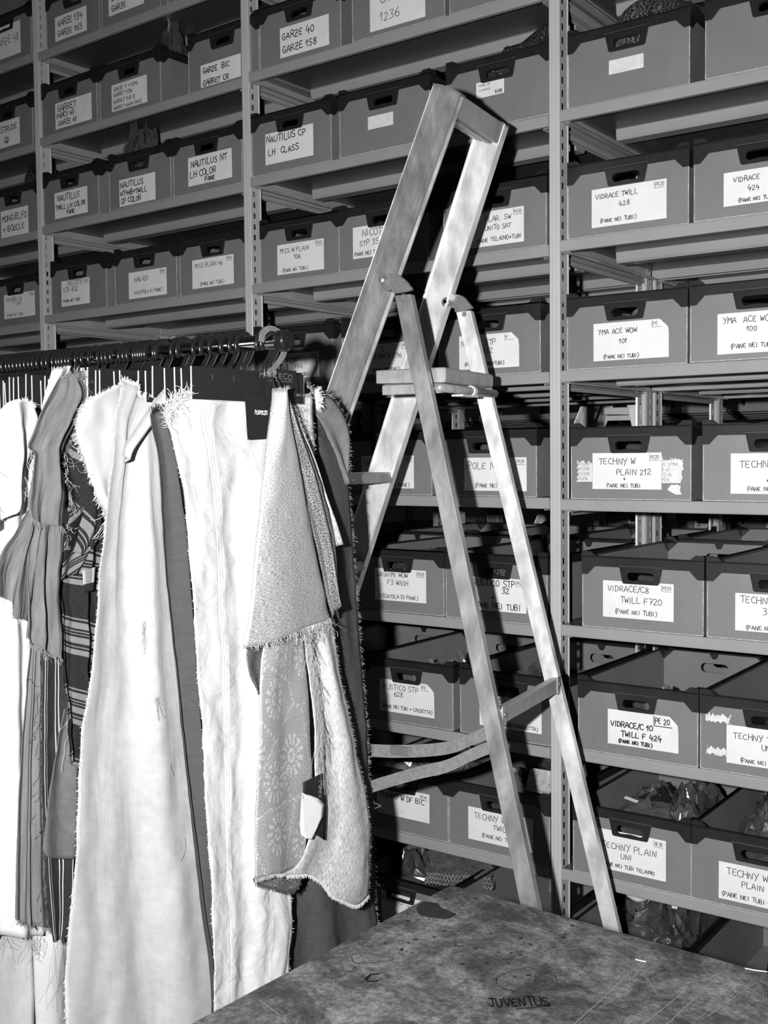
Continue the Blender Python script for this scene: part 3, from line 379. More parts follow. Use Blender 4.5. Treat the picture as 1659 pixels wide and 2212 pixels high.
CARDS=[-1.448, -1.472, -1.489, -1.512, -1.587, -1.631, -1.647, -1.693, -1.698, -1.723, -1.731, -1.737, -1.744, -1.751, -1.758, -1.867, -1.896, -1.92, -1.938, -1.961, -1.971, -1.982, -1.993, -2.001, -2.015]
RAIL_END=[-1.363, 1.592, 1.764]
TABLE={'scratches': [[[-0.643, 1.582], [-0.646, 1.311]], [[-0.537, 1.54], [-0.546, 1.38]], [[-0.623, 1.439], [-0.638, 1.365]], [[-0.56, 1.482], [-0.571, 1.363]], [[-0.493, 1.554], [-0.521, 1.397]], [[-0.49, 1.547], [-0.509, 1.431]], [[-0.64, 1.513], [-0.586, 1.448]], [[-0.804, 1.505], [-0.787, 1.526]], [[-0.778, 1.47], [-0.768, 1.496]], [[-0.639, 1.532], [-0.635, 1.464]], [[-0.911, 1.309], [-0.935, 1.285]], [[-0.935, 1.285], [-0.935, 1.241]], [[-0.985, 1.11], [-1.032, 1.125]], [[-0.744, 1.451], [-0.802, 1.457]]], 'juv': [[-0.76, 1.287], [-0.693, 1.339], [-0.75, 1.272]], 'cmark': [[[-0.942, 1.281], [-0.95, 1.272], [-0.947, 1.256], [-0.94, 1.253], [-0.931, 1.262]]], 'ring': [[-0.796, 1.362], [-0.795, 1.389], [-0.778, 1.415], [-0.752, 1.422], [-0.728, 1.414], [-0.717, 1.391], [-0.723, 1.367], [-0.742, 1.349], [-0.766, 1.344], [-0.783, 1.349]], 'ring2': [[-0.748, 1.4], [-0.732, 1.394], [-0.732, 1.37], [-0.75, 1.348], [-0.77, 1.345]], 'darkstain': [[-1.031, 1.51], [-1.034, 1.536], [-1.011, 1.543], [-0.994, 1.531], [-0.962, 1.523], [-0.965, 1.499], [-0.989, 1.489], [-1.012, 1.489]], 'outline1': [[-1.01, 1.306], [-0.999, 1.326], [-0.967, 1.329], [-0.949, 1.328], [-0.973, 1.303], [-0.992, 1.293]], 'strand': [[[-0.655, 1.532], [-0.646, 1.533], [-0.639, 1.534]], [[-0.513, 1.595], [-0.5, 1.597], [-0.483, 1.602]]], 'corner': [[-1.035, 1.624], [-1.076, 1.014], [-0.483, 1.607]]}
LADDER={'plateA': [[-1.1679, 1.9345], [-1.1645, 1.9434], [-1.153, 1.9486], [-1.1369, 1.9482], [-1.1209, 1.9418], [-1.1072, 1.9306], [-1.098, 1.9198], [-1.0935, 1.9084], [-1.1343, 1.9045], [-1.1389, 1.917], [-1.1446, 1.9113], [-1.1573, 1.9123], [-1.1655, 1.9231]], 'plateB': [[-1.1481, 1.9296], [-1.1416, 1.9404], [-1.1291, 1.9417], [-1.1144, 1.935], [-1.1024, 1.9218], [-1.093, 1.9055], [-1.1326, 1.8982], [-1.1374, 1.9086], [-1.146, 1.9115]], 'boltA': [-1.1617, 1.9349], 'boltB': [-1.155, 1.9242], 'strap1': [[-0.9067, 0.9532], [-0.9513, 0.9355], [-1.0054, 0.9074], [-1.0721, 0.8906], [-1.1638, 0.8779], [-1.2829, 0.8598]], 'strap2': [[-0.9022, 0.9271], [-0.951, 0.9037], [-1.0052, 0.8743], [-1.0718, 0.852], [-1.1633, 0.8169], [-1.2823, 0.7647]]}
# ------------------------------------------------------------------ the room
def plane_obj(name, pts, m):
    bm = bmesh.new(); bm.faces.new([bm.verts.new(p) for p in pts]); return structure(obj(name, bm, m))
def slab(name, x0, x1, y0, y1, z0, z1, m):
    bm = bmesh.new(); box(bm, x0, x1, y0, y1, z0, z1); return structure(obj(name, bm, m))
slab('floor', -9, 5, -3, 9, -.1, 0, FLOORM)
slab('ceiling', -9, 5, -3, 9, 4.2, 4.3, WALL)
slab('wall_back', -9, 5, 9, 9.1, 0, 4.2, WALL)
slab('wall_left', -9.1, -9, -3, 9, 0, 4.2, WALL)
slab('wall_right', 5, 5.1, -3, 9, 0, 4.2, WALL)
slab('wall_front', -9, 5, -3.1, -3, 0, 4.2, WALL)

# ------------------------------------------------------------------ shelving racks
FW, UD, DEP, BL = .030, .042, .600, 1.062     # upright face, upright depth, rack depth, bay length
BAYS = {1: ((-3.47 - 1.0614, 2.65 + .037), math.radians(-1.999)), 2: ((-3.47, 2.65), math.radians(-1.999)), 3: ((-2.41, 2.613), math.radians(-.701)), 4: ((-1.347, 2.6), 0.0)}
def bayM(b, off=0.0, x=0.0, y=0.0, z=0.0):
    (px, py), a = BAYS[b]
    ca, sa = math.cos(a), math.sin(a); yy = y + off
    return (px + ca * x - sa * yy, py + sa * x + ca * yy, z), a

def upright_mesh(H=3.35):
    bm = bmesh.new()
    # front face with two pressed grooves, as a profile swept upward
    prof = [(0, UD), (0, .002), (.002, 0), (.008, 0), (.0095, .003), (.011, 0), (.019, 0), (.0205, .003), (.022, 0), (FW - .002, 0), (FW, .002)]
    lo = [bm.verts.new((x, y, 0)) for x, y in prof[1:]]; hi = [bm.verts.new((x, y, H)) for x, y in prof[1:]]
    for i in range(len(lo) - 1): bm.faces.new((lo[i], lo[i + 1], hi[i + 1], hi[i]))
    # side flanges, punched with slots every 33 mm
    for X in (0.0, FW):
        ys = [.002, .013, .021, UD]
        pitch = .033; z = 0.0
        zs = []
        while z < H - .001:
            zs += [(z, z + .009, False), (z + .009, z + .026, True), (z + .026, min(z + pitch, H), False)]; z += pitch
        for z0, z1, slot in zs:
            if z1 > H: continue
            for i in range(3):
                if slot and i == 1: continue
                bm.faces.new([bm.verts.new((X, ys[i], z0)), bm.verts.new((X, ys[i + 1], z0)), bm.verts.new((X, ys[i + 1], z1)), bm.verts.new((X, ys[i], z1))])
        # rolled rear lip
        s = .004 if X > 0 else -.004
        for (xa, ya, xb, yb) in ((X, UD, X + s * .7, UD + .003), (X + s * .7, UD + .003, X + s * .3, UD + .006), (X + s * .3, UD + .006, X - s, UD + .004)):
            bm.faces.new([bm.verts.new((xa, ya, 0)), bm.verts.new((xb, yb, 0)), bm.verts.new((xb, yb, H)), bm.verts.new((xa, ya, H))])
    bmesh.ops.remove_doubles(bm, verts=bm.verts, dist=1e-5)
    return bm
def me_of(bm, name, m, smooth=False):
    o = obj(name, bm, m, smooth=smooth); me = o.data; bpy.data.objects.remove(o); return me
UP_ME = me_of(upright_mesh(), 'upright', UPSTEEL)
SL = BL - FW
def beam_bm(L, h=.030, lip=.014, flip=1):
    bm = bmesh.new()
    prof = [(lip, -.0015), (.004, 0), (.001, -.001), (0, -.004), (0, -h + .004), (.001, -h + .001), (.004, -h), (lip, -h), (lip, -h + .004)]
    a = [bm.verts.new((0, y * flip, z)) for y, z in prof]; b_ = [bm.verts.new((L, y * flip, z)) for y, z in prof]
    for i in range(len(a) - 1): bm.faces.new((a[i], a[i + 1], b_[i + 1], b_[i]))
    # end connectors
    for x in (0, L): bm.faces.new([bm.verts.new(p) for p in ((x, 0, -.002), (x, lip * flip, -.002), (x, lip * flip, -h), (x, 0, -h))])
    return bm
BEAM_ME = me_of(beam_bm(SL), 'front_beam', STEEL)
RBEAM_ME = me_of(beam_bm(SL, flip=-1), 'rear_beam', STEEL)
def centre_bm():
    bm = bmesh.new(); h, w = .031, .056
    prof = [(-.010, -.003), (0, -.003), (.002, -h + .006), (.006, -h), (w - .006, -h), (w - .002, -h + .006), (w, -.003), (w + .01, -.003)]
    a = [bm.verts.new((.045, y, z)) for y, z in prof]; b_ = [bm.verts.new((SL - .045, y, z)) for y, z in prof]
    for i in range(len(a) - 1): bm.faces.new((a[i], a[i + 1], b_[i + 1], b_[i]))
    for g in (a, b_): bm.faces.new([bm.verts.new(v.co) for v in g[1:-1]])
    return bm
CENTRE_ME = me_of(centre_bm(), 'centre_beam', STEEL)
def panel_bm():
    bm = bmesh.new(); box(bm, 0, SL, .004, DEP - .004, -.0028, -.0008); return bm
PANEL_ME = me_of(panel_bm(), 'shelf', PANEL)
def side_bm():
    bm = bmesh.new()
    box(bm, 0, .002, .014, DEP - .014, -.030, -.003); box(bm, 0, .022, .014, DEP - .014, -.031, -.029)
    box(bm, .020, .022, .014, DEP - .014, -.0345, -.029)
    return bm
SIDE_ME = me_of(side_bm(), 'side_beam', STEEL)
def strut_bm():
    bm = bmesh.new(); box(bm, .004, .008, UD - .01, DEP - UD + .01, -.013, 0); box(bm, .004, .022, UD - .01, DEP - UD + .01, -.002, 0); return bm
STRUT_ME = me_of(strut_bm(), 'cross_strut', STEEL)
def rack(name, label, off, bays, levels):
    (x, y, z), a = bayM(bays[0], off)
    r = thing(name, label, 'shelving', (x, y, 0), a)
    inv = Matrix.Translation((x, y, 0)) @ Matrix.Rotation(a, 4, 'Z'); inv = inv.inverted()
    def place(nm, me, b_, lx, ly, lz, parent=r, rot=0.0):
        (wx, wy, wz), an = bayM(b_, off, lx, ly, lz)
        o = link(nm, me); o.parent = r
        M = inv @ Matrix.Translation((wx, wy, wz)) @ Matrix.Rotation(an + rot, 4, 'Z')
        o.matrix_local = M
        return o
    for b_ in list(bays) + ['end']:
        bb, lx = (bays[-1], BL) if b_ == 'end' else (b_, 0.0)
        place('upright', UP_ME, bb, lx, 0, 0)
        place('upright', UP_ME, bb, lx + FW, DEP, 0, rot=PI)
        for zz in levels(bb):
            place('cross_strut', STRUT_ME, bb, lx, 0, zz - .035)
    for b_ in bays:
        for zz in levels(b_):
            p = place('shelf', PANEL_ME, b_, FW, 0, zz)
            for nm, me, loc in (('front_beam', BEAM_ME, (0, 0, 0)), ('rear_beam', RBEAM_ME, (0, DEP, 0)), ('centre_beam', CENTRE_ME, (0, .242, 0))):
                q = link(nm, me); q.parent = p; q.location = loc
            q = link('side_beam', SIDE_ME); q.parent = p
            q = link('side_beam', SIDE_ME); q.parent = p; q.rotation_euler = (0, 0, PI); q.location = (SL, DEP, 0)
    return r
LVL = lambda b_: [LEVELS[b_][k] for k in LEVELS[b_]]
rack('steel_shelving_rack', 'nearest grey slotted steel shelving rack, full of labelled crates', 0.0, [1, 2, 3, 4], LVL)
rack('steel_shelving_rack', 'grey steel shelving rack standing back to back behind the nearest one', .625, [1, 2, 3, 4], LVL)
rack('steel_shelving_rack', 'far dark shelving rack across the aisle, glimpsed through the gaps', 2.5, [1, 2, 3, 4], LVL)
rack('steel_shelving_rack', 'farthest shelving rack, right behind the one across the aisle', 3.125, [1, 2, 3, 4], LVL)

# ------------------------------------------------------------------ crates
CW, CD, CH = .314, .565, .192
RB, RT, CB = .155, .181, .134    # band bottom, band top, corner piece bottom
def slot_loop(cx, cz, w, h, y, n=6, sag=0.0):
    r = h / 2; pts = []
    for k in range(n + 1):
        a = -PI / 2 + PI * k / n; pts.append((cx + w / 2 - r + math.cos(a) * r, y, cz + math.sin(a) * r))
    for k in range(n + 1):
        a = PI / 2 + PI * k / n; pts.append((cx - w / 2 + r + math.cos(a) * r, y, cz + math.sin(a) * r))
    if sag: pts.append((cx, y, cz - r + sag))
    return pts
def crate_body():
    bm = bmesh.new(); t = .004; h = .176; hw = CW / 2
    hz = .134
    prism(bm, [(-hw, 0, 0), (hw, 0, 0), (hw, 0, h), (-hw, 0, h)], (0, t, 0), 0, [slot_loop(0, hz, .082, .027, 0)])
    prism(bm, [(-hw, CD - t, 0), (hw, CD - t, 0), (hw, CD - t, h), (.004, CD - t, h), (.003, CD - t, h - .014), (-.003, CD - t, h - .014), (-.004, CD - t, h), (-hw, CD - t, h)], (0, t, 0), 0, [slot_loop(0, hz, .082, .027, CD - t)])
    box(bm, -hw, -hw + t, t, CD - t, 0, h); box(bm, hw - t, hw, t, CD - t, 0, h)
    box(bm, -hw + t, hw - t, t, CD - t, 0, t)
    for sx in (-1, 1):
        box(bm, sx * (hw - t - .0004) - .0003, sx * (hw - t - .0004) + .0003, .105, .111, .128, .134, mi=2)
    # pale cut edges of the corrugated sheet
    e = .0011
    for sx in (-1, 1):
        for yy in (0, CD):
            x = sx * hw
            box(bm, x - e, x + e, yy - e, yy + e, .001, CB + .004, mi=1)
    box(bm, -hw, hw, -.0006, .0006, 0, .0022, mi=1)
    return bm
def rim_side(L):
    c = .016; d = .036
    return [(0, CB), (c, CB), (d, RB), (L - d, RB), (L - c, CB), (L, CB), (L, CH), (L - .022, CH), (L - d, RT), (d, RT), (.022, CH), (0, CH)]
def crate_rim():
    bm = bmesh.new(); hw = CW / 2; o = .0022; k = (CW + 2 * o) / CW
    for yy, dy in ((-o, o - .0002), (CD + o, -o + .0002)):
        prism(bm, [(-hw - o + x * k, yy, z) for x, z in rim_side(CW)], (0, dy, 0))
    for xx, dx in ((-hw - o, o - .0002), (hw + o, -o + .0002)):
        prism(bm, [(xx, x, z) for x, z in rim_side(CD)], (dx, 0, 0))
    # thin cap folded over the top of the walls
    zc = RT - .0035
    for y0, y1 in ((-o, .0046), (CD - .0046, CD + o)): box(bm, -hw, hw, y0, y1, zc, RT + .0004)
    for x0, x1 in ((-hw - o, -hw + .0046), (hw - .0046, hw + o)): box(bm, x0, x1, 0, CD, zc, RT + .0004)
    # moulded corners reaching a little way down inside, with a gusset on top
    for sx in (-1, 1):
        for yy, sy in ((.004, 1), (CD - .004, -1)):
            x = sx * (hw - .004)
            prism(bm, [(x - sx * .0, yy, CH), (x - sx * .018, yy, CH), (x - sx * .034, yy, RT - .002), (x - sx * .004, yy, RT - .030), (x, yy, RT - .032)], (0, sy * .0022, 0))
            prism(bm, [(x, yy, CH), (x, yy + sy * .018, CH), (x, yy + sy * .034, RT - .002), (x, yy + sy * .004, RT - .030), (x, yy, RT - .032)], (-sx * .0022, 0, 0))
            bm.faces.new([bm.verts.new(c) for c in ((x, yy, CH - .003), (x - sx * .030, yy, RT - .006), (x, yy + sy * .030, RT - .006))])
            box(bm, min(x, x + sx * .006), max(x, x + sx * .006), min(yy - sy * .006, yy), max(yy - sy * .006, yy), RT - .01, CH)
    # small moulded tab over the seam of the far end
    prism(bm, [(-.013, CD - .0066, RT), (-.013, CD - .0066, RT - .006), (-.006, CD - .0066, RT - .020), (.006, CD - .0066, RT - .020), (.013, CD - .0066, RT - .006), (.013, CD - .0066, RT)], (0, .002, 0))
    return bm
def crate_handle():
    bm = bmesh.new(); y = -.0055
    prism(bm, [(-.056, y, .158), (.056, y, .158), (.047, y, .1175), (.043, y, .1155), (-.043, y, .1155), (-.047, y, .1175)], (0, .0065, 0), 0, [slot_loop(0, .134, .072, .021, y, sag=.0025)])
    box(bm, -.0585, .0585, -.0085, .0, .1572, .1592)
    box(bm, -.0585, .0585, -.0087, -.0, .1592, .1602, mi=1)
    # sleeve through the wall
    lp = slot_loop(0, .134, .076, .024, -.004)
    a = [bm.verts.new(p) for p in lp]; b_ = [bm.verts.new((p[0], .009, p[2])) for p in lp]
    for i in range(len(a)): bm.faces.new((a[i], a[(i + 1) % len(a)], b_[(i + 1) % len(a)], b_[i]))
    return bm
BODY_ME = me_of(crate_body(), 'body', [PLASTIC, EDGE, DARK]); RIM_ME = me_of(crate_rim(), 'rim', RIM); HAND_ME = me_of(crate_handle(), 'handle', [HANDLE, LIP])
def crate(label, loc, rz, group):
    t = thing('storage_crate', label, 'storage crate', loc, rz, group)
    for nm, me in (('body', BODY_ME), ('rim', RIM_ME), ('handle', HAND_ME)):
        o = link(nm, me); o.parent = t
    return t
def paper_bm(x0, z0, x1, z1, kind, rnd):
    bm = bmesh.new(); nx, nz = 8, 5; cut = .022 if kind == 'folded' else 0
    g = []
    for j in range(nz + 1):
        row = []
        for i in range(nx + 1):
            x = x0 + (x1 - x0) * i / nx; z = z0 + (z1 - z0) * j / nz
            d = (x1 - x) + (z1 - z)
            if cut and d < cut and i + j > 0:
                k = (cut - d) / 2; x -= k; z -= k
            row.append(bm.verts.new((x, -.0012 - .0011 * abs(noise.noise(Vector((x * 30 + x0 * 99, z * 8, z0)))), z)))
        g.append(row)
    for j in range(nz):
        for i in range(nx): bm.faces.new((g[j][i], g[j][i + 1], g[j + 1][i + 1], g[j + 1][i]))
    if kind == 'folded':
        v = [bm.verts.new(p) for p in ((x1 - cut, -.0035, z1), (x1, -.0035, z1 - cut), (x1 - cut * .9, -.0048, z1 - cut * .75))]; bm.faces.new(v)
    return bm
def ragged(bm, x0, z0, x1, z1, sides, rnd, y=-.0011):
    """torn paper remnant: jagged on the given sides"""
    pts = []
    n = 14
    for i in range(n): pts.append((x0 + (x1 - x0) * i / n, z0 + (rnd.uniform(0, .006) if 'B' in sides else 0)))
    for i in range(n): pts.append((x1 - (rnd.uniform(0, .009) if 'R' in sides else 0), z0 + (z1 - z0) * i / n))
    for i in range(n): pts.append((x1 - (x1 - x0) * i / n, z1 - (rnd.uniform(0, .012) if 'T' in sides else 0)))
    for i in range(n): pts.append((x0 + (rnd.uniform(0, .009) if 'L' in sides else 0), z1 - (z1 - z0) * i / n))
    prism(bm, [(a, y, c) for a, c in pts], (0, .0006, 0))
CR = {}
WHERE = {1: 'far left bay', 2: 'left bay', 3: 'middle bay', 4: 'right bay'}
SN = {'Z': 'highest shelf in view', 'Y': 'second highest shelf', 'A': 'third highest shelf', 'B': 'fourth highest shelf', 'C': 'fifth highest shelf', 'D': 'shelf just below eye level', 'E': 'fourth shelf from the floor', 'F': 'third shelf from the floor', 'G': 'second shelf from the floor', 'H': 'lowest shelf'}
cnt = {}
for (b_, lev, x, w, L, lines, th, tg, kind, desc) in BOXES:
    rnd = random.Random(hash_seed := (b_ * 1000 + ord(lev) * 17 + int(x * 1000)))
    yo = rnd.uniform(.003, .012)
    if lev in 'EFGH' and b_ == 4: yo = .004
    loc, a = bayM(b_, 0.0, x + CW / 2, yo, LEVELS[b_][lev] + .0005)
    k = (b_, lev); cnt[k] = cnt.get(k, 0) + 1; pos = ['first', 'second', 'third'][cnt[k] - 1]
    short = {'Z': 'top row', 'Y': 'second row', 'A': 'third row', 'B': 'fourth row', 'C': 'fifth row', 'D': 'sixth row', 'E': 'seventh row', 'F': 'eighth row', 'G': 'ninth row', 'H': 'lowest row'}[lev]
    if L and kind not in ('sticker', 'barcode'): lab = 'grey crate labelled %s, %s, %s' % (desc, short, WHERE[b_])
    elif L: lab = 'grey crate with %s, %s, %s' % (desc, short, WHERE[b_])
    else: lab = 'grey crate without visible label, %s from left, %s, %s' % (pos, short, WHERE[b_])
    t = crate(lab, loc, a, 'crates on the nearest rack')
    CR[(b_, lev, cnt[k])] = (t, x, a)
    if not L: continue
    hw = CW / 2
    x0, z0, x1, z1 = L[0] - hw, L[1], L[2] - hw, L[3]
    if x0 < -hw + .002: x0 = -hw + .002
    if x1 > hw - .002: x1 = hw - .002
    z1 = min(z1, .150)
    pm = STICKER if kind in ('sticker',) else PAPER
    lb = obj('sticker' if kind in ('sticker', 'barcode') else 'paper_label', paper_bm(x0, z0, x1, z1, kind, rnd), pm, t)
    W_, H_ = x1 - x0, z1 - z0
    bm = bmesh.new()
    for (tx, fx, fy, fh) in lines:
        n = sum(.74 if c == ' ' else .62 if c in 'I1().,/' else 1.0 for c in tx)
        h = fh * H_ * .86; avail = W_ * (1 - fx) - .004
        if tg and fy < .36: avail -= .026
        full = n * 5.0 * h / 6.0
        sx = min(1.0, avail / full)
        write(bm, tx, x0 + fx * W_, z0 + (1 - fy) * H_, h, th, rnd, slant=0, yoff=-.0032, sx=sx)
    if tg:
        big = th > .0022; bw, bh = (.046, .024) if big else (.026, .016)
        bx, bz = x1 - bw - (.016 if kind == 'folded' else .004), z1 - bh - .003
        tw = .0022 if big else .0009; stroke(bm, [(bx, bz + bh), (bx, bz)], tw, -.0032); stroke(bm, [(bx, bz), (bx + bw, bz)], tw, -.0032)
        n = len(tg); write(bm, tg, bx + .003, bz + (.006 if big else .004), .014 if big else .0085, .0022 if big else .0011, rnd, yoff=-.0032, sx=min(.9, (bw - .004) / (n * 5 * (.014 if big else .0085) / 6)))
    if kind == 'barcode':
        for i in range(16):
            xx = x1 - .026 + i * .0014; stroke(bm, [(xx, z0 + .003), (xx, z0 + .012)], rnd.choice((.0005, .0009)), -.0032)
    if len(bm.verts): 
        for v in bm.verts: v.co.z = min(max(v.co.z, z0 - .002), z1 + .002)
        obj('writing' if kind != 'barcode' else 'printing', bm, INK, lb)
    else: bm.free()
    if kind == 'torn':
        bm = bmesh.new(); ragged(bm, x0 - .046, z0 + .018, x0 - .001, z0 + .074, 'LT', rnd); s1 = obj('torn_sticker', bm, STICKER, t)
        bm = bmesh.new()
        for i, tx in enumerate(('NSEDON', 'ANSEDON', 'ANSEDON', 'ANSEDON')): write(bm, tx, x0 - .044, z0 + .022 + i * .0125, .008, .0009, rnd, yoff=-.0024, sx=.8)
        obj('writing', bm, LOGO, s1)
        bm = bmesh.new(); ragged(bm, x1 + .001, z0 + .016, x1 + .055, z0 + .082, 'RT', rnd); s1 = obj('torn_sticker', bm, STICKER, t)
        bm = bmesh.new()
        for i, tx in enumerate(('PD K', 'TD 60', 'D 65', 'AC 2794N', ' 2794N')): write(bm, tx, x1 + .003, z0 + .020 + i * .0125, .008, .0009, rnd, yoff=-.0024, sx=.75)
        obj('writing', bm, LOGO, s1)
        bm = bmesh.new(); prism(bm, [(x1 + .014, -.0011, z0 + .0), (x1 + .024, -.0011, z0 + .012), (x1 + .034, -.0011, z0 + .011), (x1 + .037, -.0011, z0 + .013), (x1 + .048, -.0011, z0 + .009), (x1 + .046, -.0011, z0 - .002), (x1 + .051, -.0011, z0 - .011), (x1 + .036, -.0011, z0 - .012), (x1 + .025, -.0011, z0 - .006)], (0, .0005, 0)); obj('torn_sticker', bm, STICKER, t)
    if kind == 'torn2':
        bm = bmesh.new(); ragged(bm, -hw + .012, z1 + .0, -hw + .075, z1 + .026, 'RTB', rnd); obj('torn_sticker', bm, STICKER, t)
        bm = bmesh.new(); ragged(bm, -hw + .012, z0 + .012, x0 - .001, z0 + .038, 'LTB', rnd); obj('torn_sticker', bm, STICKER, t)
# crates of the racks behind
for (b_, lev, k), (t, x, a) in list(CR.items()):
    if lev not in 'DEFGH' or b_ < 3: continue
    loc, an = bayM(b_, .625, x + CW / 2 + .004, DEP - .006, LEVELS[b_][lev] + .0005)
    crate('grey crate on the rack behind, %s from left, %s, %s' % (['first', 'second', 'third'][k - 1], WHERE[b_], SN[lev]), loc, an + PI, 'crates on the back-to-back rack')
for b_ in (3, 4):
    for lev in 'CDEF':
        for i in range(3):
            loc, an = bayM(b_, 2.5, .05 + CW / 2 + i * .335, .02, LEVELS[b_][lev] + .0005)
            c = crate('dark-rimmed grey crate on the far rack across the aisle', loc, an, 'crates across the aisle')
            rnd = random.Random(i * 7 + b_)
            lb = obj('paper_label', paper_bm(-.06, .095, .06, .125 + 0.0, 'paper', rnd), PAPER, c)
            lb.location = (0, 0, .06) if False else (0, 0, 0)
            bm = bmesh.new(); write(bm, ['J5 -', 'JX - JW-JY', 'Z'][i], -.05, .1, .02, .003, rnd, yoff=-.0034, sx=.7); obj('writing', bm, INK, lb)

# ------------------------------------------------------------------ things lying in the crates
KNIT = mat('dark_knit', .02, .8, bump=1.0, bscale=160, var=.8, vscale=130)
nt, b, tc = nodes(KNIT)
n_ = nt.nodes.new('ShaderNodeTexNoise'); n_.inputs['Scale'].default_value = 300; n_.inputs['Detail'].default_value = 1; nt.links.new(tc.outputs['Object'], n_.inputs[0])
r = nt.nodes.new('ShaderNodeMapRange'); r.inputs[1].default_value = .60; r.inputs[2].default_value = .74; r.inputs[3].default_value = .008; r.inputs[4].default_value = .35; nt.links.new(n_.outputs['Fac'], r.inputs[0]); nt.links.new(r.outputs[0], b.inputs['Base Color'])
RIBBED = mat('ribbed_dark_knit', .03, .8, bump=.6, bscale=90); nt, b, tc = nodes(RIBBED)
wv = nt.nodes.new('ShaderNodeTexWave'); wv.inputs['Scale'].default_value = 28; wv.inputs['Distortion'].default_value = 11; wv.inputs['Detail'].default_value = 3; wv.inputs['Detail Scale'].default_value = 2.5; nt.links.new(tc.outputs['Object'], wv.inputs[0])
r = nt.nodes.new('ShaderNodeMapRange'); r.inputs[1].default_value = .55; r.inputs[2].default_value = .95; r.inputs[3].default_value = .012; r.inputs[4].default_value = .16; nt.links.new(wv.outputs['Fac'], r.inputs[0]); nt.links.new(r.outputs[0], b.inputs['Base Color'])
FILM = mat('plastic_film', .05, .16, 0, .8, bump=.8, bscale=30, var=.6, vscale=12, coat=.5)
FILM_LIGHT = mat('clear_plastic_film', .12, .16, 0, .8, bump=.8, bscale=34, var=.5, vscale=12, coat=.6)
HOUND = mat('houndstooth_cloth', .04, .8, bump=.3, bscale=300)
nt, b, tc = nodes(HOUND)
ck = nt.nodes.new('ShaderNodeTexChecker'); ck.inputs['Scale'].default_value = 190; nt.links.new(tc.outputs['Object'], ck.inputs[0]); ck.inputs[1].default_value = (.02, .02, .02, 1); ck.inputs[2].default_value = (.4, .4, .4, 1)
nn = nt.nodes.new('ShaderNodeTexNoise'); nn.inputs['Scale'].default_value = 45; nt.links.new(tc.outputs['Object'], nn.inputs[0])
mx = nt.nodes.new('ShaderNodeMix'); mx.data_type = 'RGBA'; nt.links.new(nn.outputs['Fac'], mx.inputs[0]); nt.links.new(ck.outputs[0], mx.inputs[6]); mx.inputs[7].default_value = (.03, .03, .03, 1); nt.links.new(mx.outputs[2], b.inputs['Base Color'])
ROPE = mat('pale_braid', .45, .8, bump=.6, bscale=200)
def lump(sx, sy, sz, seed, rough=.25, n=26, film=False):
    if film: n = 44
    """crumpled heap: rounded box skin, flat below"""
    bm = bmesh.new(); rings = []
    for j in range(n // 2 + 1):
        v = j / (n // 2); ph = v * PI / 2; row = []
        for i in range(n):
            th_ = 2 * PI * i / n
            c, s = math.cos(th_), math.sin(th_); e = .55
            x = math.copysign(abs(c) ** e, c) * math.cos(ph) ** .5; y = math.copysign(abs(s) ** e, s) * math.cos(ph) ** .5; z = math.sin(ph) ** .8
            d = 1 + rough * noise.noise(Vector((x * 2.3 + seed, y * 2.3, z * 2.3 + seed * .7))) + rough * .5 * noise.noise(Vector((x * 6 + seed, y * 6 - seed, z * 6)))
            if film: z *= 1 - .45 * abs(noise.noise(Vector((x * 4.5 + seed, y * 4.5 - seed, seed)))) - .16 * abs(noise.noise(Vector((x * 13 + seed, y * 13, seed)))); d *= 1 - .10 * abs(noise.noise(Vector((x * 8, y * 8, seed + z * 8))))
            hgt = z * sz * (1 + 1.2 * rough * noise.noise(Vector((x * 1.8 - seed, y * 1.8 + seed, 0))))
            row.append(bm.verts.new((x * sx * .5 * min(d, 1.0 + rough * .2), y * sy * .5 * min(d, 1.0 + rough * .2), hgt)))
        rings.append(row)
    for a, b_ in zip(rings, rings[1:]):
        for i in range(n): bm.faces.new((a[i], a[(i + 1) % n], b_[(i + 1) % n], b_[i]))
    bm.faces.new(rings[0][::-1]); 
    bmesh.ops.remove_doubles(bm, verts=bm.verts, dist=1e-4)
    return bm
def in_crate(key, name, label, cat, dx, dy, dz, sx, sy, sz, seed, m, rough=.25, rz=0):
    t, x, a = CR[key]
    (wx, wy, wz), an = bayM(key[0], 0.0, x + CW / 2 + dx, CD / 2 + .01 + dy * 1.4, LEVELS[key[0]][key[1]] + .006 + dz)
    film = m in (FILM, FILM_LIGHT); o = obj(name, lump(sx, sy, sz * (1.15 if film else 1), seed, rough, film=film), m, None, (wx, wy, wz), smooth=not film); o.rotation_euler = (0, 0, an + rz)
    return tag(o, label, cat)
in_crate((4, 'A', 1), 'knit_bundle', 'dark ribbed knit cloth heaped in the crate with blank sticker, right bay', 'cloth', .02, -.04, 0, .27, .42, .262, 1.3, RIBBED, .12)
in_crate((3, 'A', 3), 'knit_bundle', 'black sparkly knit piled over the rim of the crate behind the ladder top', 'cloth', 0.03, -.05, 0, .26, .40, .238, 5.1, KNIT, .22)
in_crate((3, 'A', 2), 'knit_bundle', 'dark cloth inside the crate with small blank sticker', 'cloth', 0, 0, 0, .29, .50, .165, 2.7, KNIT, .1)
in_crate((3, 'A', 1), 'film_bundle', 'plastic wrapped cloth inside the crate marked NAUTILUS CP', 'cloth', 0, 0, 0, .29, .50, .165, 3.3, FILM, .1)
in_crate((2, 'Y', 2), 'film_bundle', 'shiny plastic bag sticking out of the crate marked GARZE 9 + 1016', 'bag', .1, -.12, 0, .08, .10, .26, 4.4, FILM, .3)
